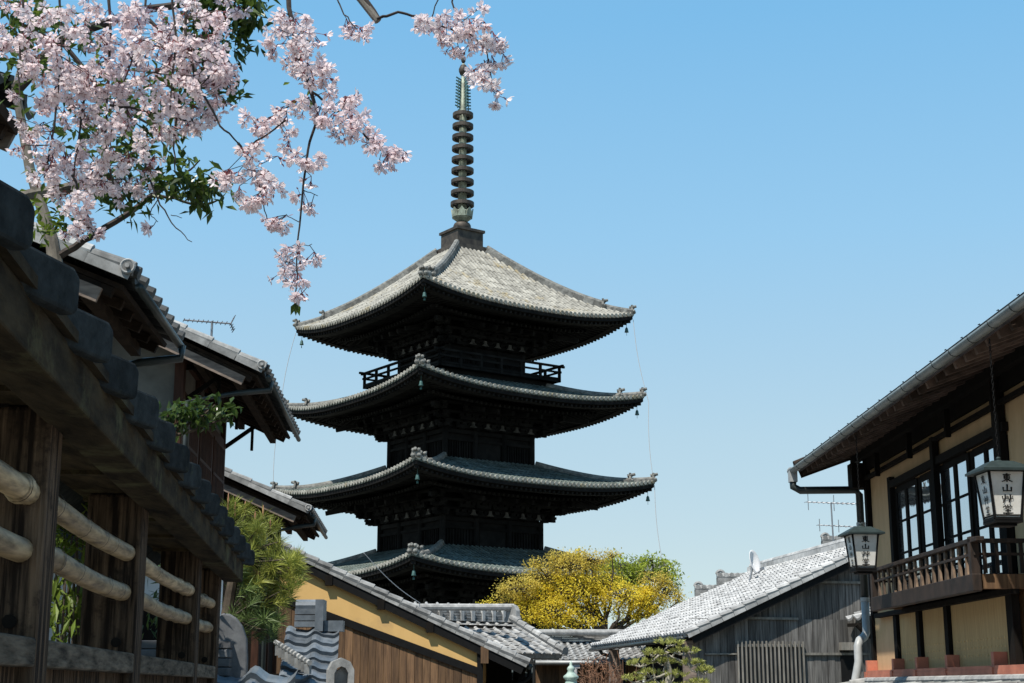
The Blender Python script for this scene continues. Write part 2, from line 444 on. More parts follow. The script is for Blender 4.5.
def ridge_end(mb, c, out, side, size):
    """a demon-tile style ridge end plate: c = base centre, out = facing direction"""
    up = V(0, 0, 1)
    poly = [(-0.5, 0), (0.5, 0), (0.62, 0.12), (0.5, 0.3), (0.46, 0.6), (0.3, 0.85), (0, 0.95), (-0.3, 0.85), (-0.46, 0.6), (-0.5, 0.3), (-0.62, 0.12)]
    mb.prism([(x * size, y * size) for x, y in poly], c, side, up, out * (size * 0.13), 0.5)
    mb.tube([c + up * (size * 0.4) + out * (size * 0.1), c + up * (size * 0.4) + out * (size * 0.22)], size * 0.22, 8, tint=0.9)
# ------------------------------------------------------------------ setting: ground, lane, kerbs
g = MB()
ys = [-60, -20, 0, 3, 10, 20, 40, 60, 120, 400, 3000]
xs = [-3000, -300, -60, -10, 0, 10, 60, 300, 3000]
for i in range(len(ys) - 1):
    for j in range(len(xs) - 1):
        g.quad(V(xs[j], ys[i], gz(ys[i])), V(xs[j+1], ys[i], gz(ys[i])), V(xs[j+1], ys[i+1], gz(ys[i+1])), V(xs[j], ys[i+1], gz(ys[i+1])))
struct('ground', g, M['ground'])
rd = MB(); kb = MB()
yy = [-20, 0, 3, 10, 20, 32, 45, 60]
def lane(y): return (-0.60 - 0.09 * max(y, 0), 4.2)
for i in range(len(yy) - 1):
    a, b = yy[i], yy[i+1]
    (l0, r0), (l1, r1) = lane(a), lane(b)
    rd.quad(V(l0, a, gz(a) + .004), V(r0, a, gz(a) + .004), V(r1, b, gz(b) + .004), V(l1, b, gz(b) + .004))
    kb.bar(V(l0 - .08, a, gz(a) + .06), V(l1 - .08, b, gz(b) + .06), .15, .12)
    kb.bar(V(r0 + .08, a, gz(a) + .06), V(r1 + .08, b, gz(b) + .06), .15, .12)
struct('road', rd, M['road']); struct('kerb', kb, M['kerb'])

# ------------------------------------------------------------------ five storey pagoda
PY = 75.0
PX = (461.5 - 512) / FPX * 77.5
PROT = R(9.5)
pg_base = gz(PY)
pagoda = thing('pagoda', 'tall dark timber five-storey pagoda with grey tiled roofs and a ringed bronze spire', 'pagoda', V(PX, PY, pg_base))
CP = V(PX, PY, 0)
rp_ = random.Random(3)
def fdirs():
    """outward and sideways directions of the four faces; near corner points to the camera, turned left by PROT"""
    out = []
    for k in range(4):
        ang = R(-90) - PROT + R(45) + k * R(90)
        o = V(math.cos(ang), math.sin(ang), 0); out.append((o, V(-o.y, o.x, 0)))
    return out
FD = fdirs()
# per storey from the top: half side of eave, eave z, rise, inner half side, corner lift, body half side
E = EYE
ROOFS = [
    dict(A=6.34, z=E+17.93, rise=4.25, B=0.95, lift=0.62, body=2.28, zb=E+15.15),
    dict(A=6.66, z=E+13.65, rise=1.50, B=2.45, lift=0.60, body=2.62, zb=E+10.2),
    dict(A=6.98, z=E+9.32, rise=1.5, B=2.75, lift=0.58, body=2.92, zb=E+6.0),
    dict(A=7.28, z=E+5.05, rise=1.5, B=3.05, lift=0.58, body=3.20, zb=E+1.6),
    dict(A=7.60, z=E+0.65, rise=1.5, B=3.35, lift=0.58, body=3.50, zb=pg_base + 0.6),
]
def roof_pt(r, o, s, x, w, lift=True):
    A, B = r['A'], r['B']
    t = (w - B) / (A - B)
    q = max(0.0, 1 - t)
    z = r['z'] + r['rise'] * (0.78 * q + 0.22 * q * q) if t <= 1 else r['z'] - (t - 1) * r['rise'] * 0.5
    if lift: z += r['lift'] * (abs(x) / A) ** 2.6 * max(0, t) ** 1.5
    return CP + o * w + s * x + V(0, 0, z)
for ri, r in enumerate(ROOFS):
    A, B = r['A'], r['B']
    mb = MB(); raf = MB(); eb = MB(); ends = MB()
    for (o, s) in FD:
        NU, NT = 16, 10
        for i in range(NT):
            w0, w1 = lerp(B, A, i / NT), lerp(B, A, (i + 1) / NT)
            for j in range(NU):
                u0, u1 = -1 + 2 * j / NU, -1 + 2 * (j + 1) / NU
                mb.quad(roof_pt(r, o, s, u0 * w0, w0), roof_pt(r, o, s, u1 * w0, w0), roof_pt(r, o, s, u1 * w1, w1), roof_pt(r, o, s, u0 * w1, w1), rp_.random() * .5)
        nrow = int(2 * A / 0.262)
        for k in range(nrow):
            x = -A + A / nrow + 2 * A * k / nrow
            w0 = max(B, abs(x) + 0.02)
            if A - w0 < 0.1: continue
            ns = max(2, int((A - w0) / 0.55))
            for q in range(ns):
                wa, wb = lerp(w0, A + .05, q / ns), lerp(w0, A + .05, (q + 1) / ns)
                pa, pb = roof_pt(r, o, s, x, wa), roof_pt(r, o, s, x, wb)
                dn = (pb - pa).normalized(); nn = s.cross(dn).normalized()
                if nn.z < 0: nn = -nn
                vs = []
                for c in range(6):
                    an = math.pi * c / 5
                    ra, rb = 0.078, 0.086
                    vs.append(pa + s * (math.cos(an) * ra) + nn * (math.sin(an) * ra))
                    vs.append(pb + s * (math.cos(an) * rb) + nn * (math.sin(an) * rb + .012))
                fs = [(2*c, 2*c+2, 2*c+3, 2*c+1) for c in range(5)]
                mb.add(vs, fs, .35 + .65 * rp_.random())
            # round eave tile end
            pe = roof_pt(r, o, s, x, A + .05)
            ends.tube([pe - o * .02 + V(0, 0, .035), pe + o * .035 + V(0, 0, .03)], 0.098, 8, tint=.6 + .4 * rp_.random())
        # eave edge: pan tile lip and boards below, following the lifted curve
        for j in range(24):
            x0, x1 = -A + 2 * A * j / 24, -A + 2 * A * (j + 1) / 24
            for (w, z0, z1, m_) in ((A + .01, -.10, .01, 0),):
                a0, a1 = roof_pt(r, o, s, x0, w), roof_pt(r, o, s, x1, w)
                mb.quad(a0 + V(0, 0, z0), a1 + V(0, 0, z0), a1, a0, .2)
            sc = (A - .12) / A
            for (wo, wi, zt, zb_) in ((A - .02, A - .35, -.10, -.27), (A - .30, A - .7, -.27, -.40)):
                q0, q1 = roof_pt(r, o, s, x0 * wo / A, A), roof_pt(r, o, s, x1 * wo / A, A)
                d0, d1 = o * (wo - A), o * (wi - A)
                f0, f1 = q0 + d0, q1 + d0
                k0, k1 = q0 + d1, q1 + d1
                eb.quad(f0 + V(0, 0, zb_), f1 + V(0, 0, zb_), f1 + V(0, 0, zt), f0 + V(0, 0, zt))
                eb.quad(k0 + V(0, 0, zb_), k1 + V(0, 0, zb_), f1 + V(0, 0, zb_), f0 + V(0, 0, zb_))
            # soffit up to the body
            bw = r['body'] + .1
            e0, e1 = roof_pt(r, o, s, x0, A) , roof_pt(r, o, s, x1, A)
            i0 = CP + o * bw + s * (x0 * bw / A) + V(0, 0, r['z'] + .35); i1 = CP + o * bw + s * (x1 * bw / A) + V(0, 0, r['z'] + .35)
            eb.quad(i0, i1, e1 - o * .3 + V(0, 0, -.2), e0 - o * .3 + V(0, 0, -.2))
        # two tiers of rafters
        nr_ = int(2 * A / 0.27)
        for k in range(nr_):
            x = -A + A / nr_ + 2 * A * k / nr_
            for (wo, wi, dz0, dz1, th) in ((A - .13, A - 1.9, -.36, -.10, .11), (A - 1.55, r['body'] + .9, -.50, -.05, .13)):
                wi = max(wi, abs(x) * 1.0)
                if wo - wi < .15 or abs(x) > wo - .02: continue
                lf = roof_pt(r, o, s, x, A).z - r['z']
                p0 = CP + o * wo + s * x + V(0, 0, r['z'] + dz0 + lf)
                full = (A - 1.9) if th == .11 else r['body'] + .9
                fr = (wo - wi) / max(.01, (wo - full))
                p1 = CP + o * wi + s * x + V(0, 0, r['z'] + lerp(dz0, dz1, fr) + lf * (wi / wo) ** 2)
                raf.bar(p0, p1, .10, th, tint=rp_.random())
    roof = obj('roof', mb, M['pagoda_tile'] if ri == 0 else M['pagoda_tile_shaded'], pagoda)
    obj('eave_end_tiles', ends, M['pagoda_tile'], roof)  # pale on the lower roofs too: the sunlit eave strip put into the colour
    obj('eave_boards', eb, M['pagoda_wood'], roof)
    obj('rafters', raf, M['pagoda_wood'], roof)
    # hip ridges and their end tiles, corner rafters and bells
    for k in range(4):
        o, s = FD[k]
        dg = (o + s).normalized(); sd = V(-dg.y, dg.x, 0)
        hp = lambda w: roof_pt(r, o, s, w, w)
        def hip(mb_, w0, w1, wid, hgt):
            n = 12; pts = [hp(lerp(w0, w1, i / n)) for i in range(n + 1)]
            for i in range(n):
                a, b = pts[i], pts[i + 1]
                mb_.bar(a + V(0, 0, hgt * .35), b + V(0, 0, hgt * .35), wid, hgt * .9, tint=rp_.random())
            mb_.tube([p + V(0, 0, hgt * .85) for p in pts], wid * .46, 8, tint=.8)
        hm = MB(); hip(hm, B, B + (A - B) * .80, .30, .34 if ri == 0 else .15); hip(hm, B + (A - B) * .78, A - .05, .24, .20)
        obj('hip_ridge', hm, M['pagoda_ridge'], roof)
        for (w, sz) in ((B + (A - B) * .80, .55), (A - .03, .48)):
            em = MB(); c = hp(w) + V(0, 0, .05)
            em.prism([(x * sz, y * sz) for x, y in [(-.42, -.1), (.42, -.1), (.5, .2), (.36, .55), (.42, .8), (.2, .78), (0, .62), (-.2, .78), (-.42, .8), (-.36, .55), (-.5, .2)]], c, sd, V(0, 0, 1), dg * .05, .5)
            for q in (-1, 1):
                em.lathe(c + sd * (q * sz * .27) + dg * .07 + V(0, 0, sz * .12), [(.02, -.1), (.085, -.06), (.11, 0), (.085, .07), (.02, .1)], 8, .95)
                em.lathe(c + sd * (q * sz * .25) + dg * .03 + V(0, 0, sz * .62), [(.02, -.08), (.07, -.05), (.09, 0), (.07, .06), (.02, .09)], 8, 1.0)
            em.tube([c - dg * .15 + V(0, 0, sz * .55), c + dg * (sz * .45) + V(0, 0, sz * .72)], [.09, .07], 8, tint=.7)
            obj('ridge_end_tile', em, M['pagoda_ridge'], roof)
        cr = MB()
        cr.bar(CP + dg * (r['body'] * 1.41) + V(0, 0, r['z'] + .1), hp(A) - dg * .15 + V(0, 0, -.32), .2, .26)
        obj('corner_rafter', cr, M['pagoda_wood'], roof)
        bl = MB(); c = hp(A) - dg * .35 + V(0, 0, -.95)
        bl.lathe(c, [(.11, 0), (.10, .04), (.08, .12), (.07, .2), (.035, .25), (.015, .27)], 10)
        bl.tube([c + V(0, 0, .26), c + V(0, 0, .62)], .012, 5)
        bl.tube([c + V(0, 0, .1), c + V(0, 0, -.08)], .01, 5); bl.obox(c + V(0, 0, -.12), sd * .05, V(0, 0, .05), dg * .006)
        obj('wind_bell', bl, M['verdigris'], roof, smooth=True)
    # storey body below the roof
    b_ = r['body']; zt = r['z'] + .3; zb = r['zb']
    wl = MB(); col = MB(); br = MB(); doors = []; wins = []; struts = []
    zt_wall = r['z'] - 1.42
    for (o, s) in FD:
        c = CP + o * (b_ - .10)
        wl.quad(c - s * b_ + V(0, 0, zb), c + s * b_ + V(0, 0, zb), c + s * b_ + V(0, 0, zt), c - s * b_ + V(0, 0, zt))
        for hz, hh in ((zb + .12, .2), (zt_wall - .05, .2), (zt_wall - .45, .14), (zb + .55, .12)):
            col.obox(CP + o * (b_ - .01) + V(0, 0, hz), s * (b_ + .05), o * .07, V(0, 0, hh / 2), rp_.random())
        xs4 = [-b_, -b_ / 3, b_ / 3, b_]
        for x in xs4[:3]:
            col.tube([CP + o * b_ + s * x + V(0, 0, zb), CP + o * b_ + s * x + V(0, 0, zt_wall + .1)], .15, 10, tint=rp_.random())
        # door in the middle bay and slatted windows at the sides
        dr = MB()
        dr.obox(CP + o * (b_ - .04) + V(0, 0, (zb + zt_wall) / 2), s * (b_ / 3 - .2), o * .03, V(0, 0, (zt_wall - zb) / 2 - .5), .7)
        doors.append(dr)
        for sg in (-1, 1):
            wd = MB(); wins.append(wd)
            x0 = sg * b_ * 2 / 3
            for q in range(9):
                wd.obox(CP + o * (b_ - .05) + s * (x0 + (q - 4) * (b_ / 3 - .22) / 4.5) + V(0, 0, (zb + zt_wall) / 2), s * .03, o * .03, V(0, 0, (zt_wall - zb) / 2 - .5), rp_.random())
        # bracket complexes: three steps out at every column and between
        for x in [-b_, -b_ * 2 / 3, -b_ / 3, 0, b_ / 3, b_ * 2 / 3, b_]:
            for st in range(3):
                w = b_ + .28 + .36 * st; z = zt_wall + .15 + .36 * st
                xx = x * (w / b_) if abs(x) == b_ else x
                br.bar(CP + o * (b_ - .05) + s * x + V(0, 0, z), CP + o * w + s * xx + V(0, 0, z), .16, .2, tint=rp_.random())
                br.obox(CP + o * w + s * xx + V(0, 0, z + .16), s * .13, o * .13, V(0, 0, .07), rp_.random())
                br.obox(CP + o * (w - .02) + s * xx + V(0, 0, z + .02), s * .42, o * .07, V(0, 0, .08), rp_.random())
                for q in (-1, 1):
                    br.obox(CP + o * (w - .02) + s * (xx + q * .36) + V(0, 0, z + .15), s * .1, o * .1, V(0, 0, .06), rp_.random())
            # tail rafter poking out below the eaves
            w = b_ + 2.05
            xx = x * (w / b_) if abs(x) == b_ else x
            br.bar(CP + o * (b_ - .1) + s * x + V(0, 0, zt_wall + 1.25), CP + o * w + s * xx + V(0, 0, zt_wall + .74), .15, .22, tint=rp_.random())
        for st in range(3):
            w = b_ + .28 + .36 * st; z = zt_wall + .42 + .36 * st
            br.obox(CP + o * w + V(0, 0, z), s * (w + .1), o * .06, V(0, 0, .06), rp_.random())
        for x in (-b_ * 2 / 3, -b_/3, 0, b_/3, b_ * 2 / 3):
            pale = MB(); struts.append(pale)
            pale.prism([(-.22, 0), (.22, 0), (.10, .10), (.07, .26), (-.07, .26), (-.10, .10)], CP + o * (b_ + .50) + s * (x + b_ / 6) + V(0, 0, zt_wall + .12), s, V(0, 0, 1), o * .03, rp_.random())
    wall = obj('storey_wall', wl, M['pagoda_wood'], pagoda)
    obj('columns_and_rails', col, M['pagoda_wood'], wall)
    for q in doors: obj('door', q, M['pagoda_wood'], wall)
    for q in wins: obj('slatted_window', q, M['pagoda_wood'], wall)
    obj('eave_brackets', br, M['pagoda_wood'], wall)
    for q in struts: obj('frog_leg_strut', q, M['pagoda_plaster'], wall)
    # veranda: floor and, on the top storey, an open railing
    vr = MB(); fl = MB()
    vw = b_ + .42
    fz = zb + .10
    for (o, s) in FD:
        fl.obox(CP + o * (b_ + .2) + V(0, 0, fz), s * vw, o * .24, V(0, 0, .05))
        for q in range(9):
            x = -b_ + b_ * q / 4
            fl.obox(CP + o * (b_ + .12) + s * x + V(0, 0, fz - .14), s * .08, o * .2, V(0, 0, .08), rp_.random())
    obj('veranda_floor', fl, M['pagoda_wood'], wall)
    if ri == 0:
        vw = b_ + 1.35
        dk = MB()
        for (o, s) in FD:
            dk.obox(CP + o * (b_ + .72) + V(0, 0, zb + .02), s * (vw + .02), o * .66, V(0, 0, .06))
            dk.obox(CP + o * (b_ + .9) + V(0, 0, zb - .28), s * (b_ + .95), o * .08, V(0, 0, .26))
            for q in range(7):
                x = -vw + 2 * vw * q / 6
                vr.obox(CP + o * vw + s * x + V(0, 0, zb + .36), s * .06, o * .06, V(0, 0, .40), rp_.random())
            for hz, ex, th in ((zb + .78, .32, .055), (zb + .48, .12, .045), (zb + .14, .05, .05)):
                vr.obox(CP + o * (vw + .003) + V(0, 0, hz), s * (vw + ex), o * th, V(0, 0, th), rp_.random())
        obj('veranda_deck', dk, M['pagoda_wood'], wall)
        obj('veranda_railing', vr, M['pagoda_wood'], wall)
pl = MB()
for (o, s) in FD: pl.obox(CP + o * 2.4 + V(0, 0, pg_base + .3), s * 4.8, o * 2.4, V(0, 0, .3))
obj('stone_platform', pl, M['stone'], pagoda)

# spire
SX = 0.0
def zs(py): return P(461, py, PY).z
sp = MB(); c0 = CP.copy()
PXM = 77.5 / FPX
def R_(px): return px * PXM
o, s = FD[0]
box_lo, box_hi = zs(256), zs(234)
sp.obox(c0 + V(0, 0, (box_lo + box_hi) / 2), o * .80, s * .80, V(0, 0, (box_hi - box_lo) / 2))
sp.obox(c0 + V(0, 0, box_hi + .04), o * .88, s * .88, V(0, 0, .07))
sp.obox(c0 + V(0, 0, box_lo + .2), o * .95, s * .95, V(0, 0, .2), .9)
spire = obj('spire', sp, M['bronze'], pagoda)
m_ = MB()
m_.lathe(c0, [(R_(9), box_hi + .1), (R_(9), zs(226)), (R_(8), zs(224)), (R_(5), zs(222))], 16)
obj('inverted_bowl', m_, M['bronze'], spire, smooth=True)
m_ = MB()
m_.lathe(c0, [(R_(5), zs(222)), (R_(9), zs(219)), (R_(10.5), zs(213)), (R_(9.5), zs(212)), (R_(5), zs(217))], 16)
for k in range(8):
    a = k * math.pi / 4
    d = V(math.cos(a), math.sin(a), 0)
    m_.prism([(-.2, 0), (.2, 0), (.16, .3), (0, .5), (-.16, .3)], c0 + d * R_(9.5) + V(0, 0, zs(218)), V(-d.y, d.x, 0), V(0, 0, 1) + d * .15, d * .03, rp_.random())
obj('lotus_petals', m_, M['spire_pale'], spire)
m_ = MB(); m_.tube([c0 + V(0, 0, zs(222)), c0 + V(0, 0, zs(120)), c0 + V(0, 0, zs(64))], [R_(4.6), R_(3.6), R_(1.6)], 12)
obj('central_shaft', m_, M['spire_pale'], spire, smooth=True)
for k in range(9):
    py = lerp(204.5, 115.5, k / 8.0); rr = R_(lerp(12.0, 10.6, k / 8.0)); z = zs(py); hh = R_(1.9)
    m_ = MB(); n = 28
    vs = []
    for j in range(n):
        a = 2 * math.pi * j / n; d = V(math.cos(a), math.sin(a), 0)
        for (q, zz) in ((rr, -hh), (rr, hh), (rr - .14, hh), (rr - .14, -hh)): vs.append(c0 + d * q + V(0, 0, z + zz))
    fs = []
    for j in range(n):
        a, b = j * 4, ((j + 1) % n) * 4
        for q in range(4): fs.append((a + q, b + q, b + (q + 1) % 4, a + (q + 1) % 4))
    m_.add(vs, fs)
    for j in range(8):
        a = j * math.pi / 4 + .2; d = V(math.cos(a), math.sin(a), 0)
        m_.bar(c0 + d * .15 + V(0, 0, z), c0 + d * (rr - .05) + V(0, 0, z), .06, .10)
    obj('ring', m_, M['bronze'], spire)
m_ = MB()
for k in range(4):
    a = k * math.pi / 2 + .6; d = V(math.cos(a), math.sin(a), 0)
    z0, z1 = zs(109), zs(81)
    m_.bar(c0 + d * R_(6.6) + V(0, 0, z0), c0 + d * R_(5.6) + V(0, 0, z1), .05, .12)
    for j in range(10):
        z = lerp(z0, z1, j / 9); w = R_(lerp(6.6, 5.6, j / 9))
        m_.bar(c0 + V(0, 0, z), c0 + d * (w + .16) + V(0, 0, z + .12), .035, .07)
obj('water_flame', m_, M['verdigris'], spire)
m_ = MB()
zc = zs(70)
m_.lathe(c0, [(.05, zc - R_(6)), (R_(3.2), zc - R_(5.5)), (R_(4.6), zc - R_(2)), (R_(4.8), zc + R_(1)), (R_(3), zc + R_(5)), (.06, zc + R_(6))], 14)
m_.lathe(c0, [(.03, zs(64)), (R_(2.2), zs(61.5)), (R_(2.6), zs(59)), (R_(1.2), zs(56)), (.02, zs(53))], 12)
obj('jewel', m_, M['bronze'], spire, smooth=True)
# lightning cables hanging from the right and left corners
def corner(ri, ang):
    r = ROOFS[ri]; a = R(-90) - PROT + ang; d = V(math.cos(a), math.sin(a), 0)
    return CP + d * (r['A'] * 1.414) + V(0, 0, r['z'] + r['lift'] - .3)
for ang in (R(90), R(-90)):
    wm = MB()
    pts = [corner(0, ang), corner(1, ang) + V(.25 if ang > 0 else -.25, 0, 0), corner(2, ang), corner(3, ang), corner(4, ang), V(corner(4, ang).x, corner(4, ang).y, pg_base)]
    full = []
    for i in range(len(pts) - 1):
        for q in range(6):
            t = q / 6; p = pts[i].lerp(pts[i + 1], t); p.x -= math.sin(math.pi * t) * .12; full.append(p)
    wm.tube(full + [pts[-1]], .016, 5)
    obj('lightning_cable', wm, M['cable'], pagoda)
# ------------------------------------------------------------------ roofed timber fence with bamboo rails (left foreground)
FO = V(-0.68, 0, 0); FDI = V(-0.1124, 0.9937, 0); FN = V(0.9937, 0.1124, 0); UP = V(0, 0, 1)
def F(s, o, h): return FO + FDI * s + FN * o + V(0, 0, EYE + h)
rf = random.Random(11)
fence = thing('roofed_fence', 'weathered dark timber fence with bamboo rails under a row of heavy cap tiles', 'fence', V(*F(5, 0, 0).xy, gz(5)))
S0, S1 = 0.9, 8.72
posts = [(.70, .16), (2.05, .17), (3.465, .16), (5.10, .19), (7.18, .17), (8.38, .17)]
for (sc, w) in posts:
    mb = MB()
    b = F(sc, -.09, 0); lo = gz(b.y) - .1
    mb.obox(V(b.x, b.y, (lo + EYE + .63) / 2), FN * .09, FDI * (w / 2), UP * ((EYE + .63 - lo) / 2), rf.random())
    p = obj('post', mb, M['fence_wood'], fence, bevel=.012)
    for q in range(2):
        kn = MB()
        c = F(sc - w / 2 - .002, -.06 - .05 * q, .14 + .5 * q)
        kn.tube([c - FDI * .006, c + FDI * .006], .016, 9, tint=.1)
        obj('knot', kn, M['dark_wood'], p)
# rails low down, cut between the posts
for i in range(len(posts) - 1):
    mb = MB()
    a, b = posts[i][0] + posts[i][1] / 2, posts[i + 1][0] - posts[i + 1][1] / 2
    mb.obox(F((a + b) / 2, -.028, .073), FN * .028, FDI * ((b - a) / 2 + .01), UP * .032, rf.random())
    obj('rail', mb, M['fence_rail'], fence, bevel=.006)
    lowb = MB()
    k = int((b - a) / .14)
    for q in range(k):
        t0 = lerp(a, b, q / k) + .004; t1 = lerp(a, b, (q + 1) / k) - .004
        c = F((t0 + t1) / 2, -.05, 0); lo = gz(c.y)
        lowb.obox(V(c.x, c.y, (lo + EYE + .045) / 2), FN * .01, FDI * ((t1 - t0) / 2), UP * ((EYE + .045 - lo) / 2), rf.random())
    obj('skirting_boards', lowb, M['fence_wood'], fence)
    for h in (.435, .305):
        mb = MB(); n = 9; pts = []; rs = []
        nodes = sorted(rf.uniform(.08, .92) for _ in range(4))
        for q in range(41):
            t = q / 40; s = lerp(a - .02, b + .02, t)
            r = .0285
            for nd in nodes:
                dd = abs(t - nd) * (b - a)
                if dd < .012: r += .004
                elif dd < .02: r -= .001
            pts.append(F(s, -.045 + .006 * math.sin(3 * t + h * 9), h + .006 * math.sin(4 * t + i))); rs.append(r)
        mb.tube(pts, rs, 14, tint=.3 + .6 * rf.random())
        pole = obj('bamboo_pole', mb, M['bamboo'], fence, smooth=True)
        for nd in nodes:
            nb = MB()
            k = int(nd * 40)
            nb.tube([pts[k] - FDI * .004, pts[k] + FDI * .004], 0.0350, 14, caps=False, tint=.1)
            obj('joint_ring', nb, M['bark_brown'], pole)
# beam, soffit boards, cornice
mb = MB()
mb.obox(F((S0 + S1) / 2,   .045, .641), FN * .055, FDI * ((S1 - S0) / 2), UP * .054)
obj('eave_beam', mb, M['fence_beam'], fence, bevel=.006)
mb = MB()
mb.obox(F((S0 + S1) / 2, -.115, .648), FN * .103, FDI * ((S1 - S0) / 2), UP * .016)
for q in range(12):
    s = lerp(S0, S1, (q + .5) / 12)
    mb.obox(F(s, -.115, .626), FN * .10, FDI * .022, UP * .006, rf.random())
obj('soffit_boards', mb, M['fence_beam'], fence)
mb = MB()
mb.obox(F((S0 + S1) / 2, -.02, .709), FN * .135, FDI * ((S1 - S0) / 2 + .02), UP * .012, .3)
mb.obox(F((S0 + S1) / 2, -.17, .78), FN * .05, FDI * ((S1 - S0) / 2), UP * .05, .3)
obj('cornice_board', mb, M['fence_beam'], fence)
# little tiled roof: pan slabs and rounded cover tiles hanging over the street side
sl = FN * .975 - UP * .22; sl.normalize(); nn = FN * .22 + UP * .975; nn.normalize()
pan = MB(); ROTL = Matrix.Rotation(R(-14), 3, 'Z')
s = 2.06 - .43 * 3
covers = []
while s < S1 - .1:
    pitch = .43
    pan.obox(F(s + .21, -.02, .742), FDI * .20, sl * .12, nn * .012, rf.random())
    # drooping lip of the pan tile
    e = F(s + .06, .085, .728)
    pan.prism([(-.13, .03), (.10, .03), (.10, -.02), (.05, -.03), (-.05, -.028), (-.13, -.015)], e, ROTL @ FDI, UP, FN * .008, rf.random())
    covers.append(s); s += pitch
obj('pan_tile_row', pan, M['pan_tile'], fence)
ROTC = Matrix.Rotation(R(-18), 3, 'Z')
CD, CN = ROTC @ FDI, ROTC @ FN          # the caps are set a little askew, each turned to the lane's near end
sl = CN * .975 - UP * .22; sl.normalize(); nn = CN * .22 + UP * .975
for s in covers:
    mb = MB()
    prof = [(-.11, -.03), (.11, -.03), (.11, .015), (.095, .033), (.055, .041), (0, .044), (-.055, .041), (-.095, .033), (-.11, .015)]
    j = rf.uniform(-.008, .008)
    edge = F(s + .24 + j, .165, 0)      # far lower corner of the hanging face
    mid_ = edge - CD * .11
    base = mid_ - CN * .09; base.z = EYE + .742 + rf.uniform(-.003, .003)
    mb.prism(prof, base, CD, nn, sl * .085, rf.random())
    ap = mid_ - CN * .017; ap.z = EYE + .740
    mb.prism([(-.145, .016), (-.115, .03), (.080, .034), (.108, .018), (.112, -.045), (.096, -.056), (-.130, -.058), (-.145, -.048)], ap, CD, UP + CN * .05, CN * .017, rf.random())
    obj('cap_tile', mb, M['cap_tile'], fence, bevel=.008)
mb = MB()
for k in range(18):
    a, b = lerp(S0, S1, k / 18), lerp(S0, S1, (k + 1) / 18)
    mb.obox(F((a + b) / 2, -.17, .84), FN * .055, FDI * ((b - a) / 2 - .004), UP * .02, rf.random())
    mb.tube([F(a + .004, -.17, .85), F(b - .004, -.17, .85)], .06, 10, tint=rf.random())
obj('ridge_tile', mb, M['cap_tile'], fence)
mb = MB()   # far slope, seen only from behind
sl2 = -FN * .80 - UP * .60; nn2 = -FN * .60 + UP * .80
mb.obox(F((S0 + S1) / 2, -.33, .74), FDI * ((S1 - S0) / 2), sl2 * .18, nn2 * .015, .4)
obj('rear_slope', mb, M['cap_tile'], fence)

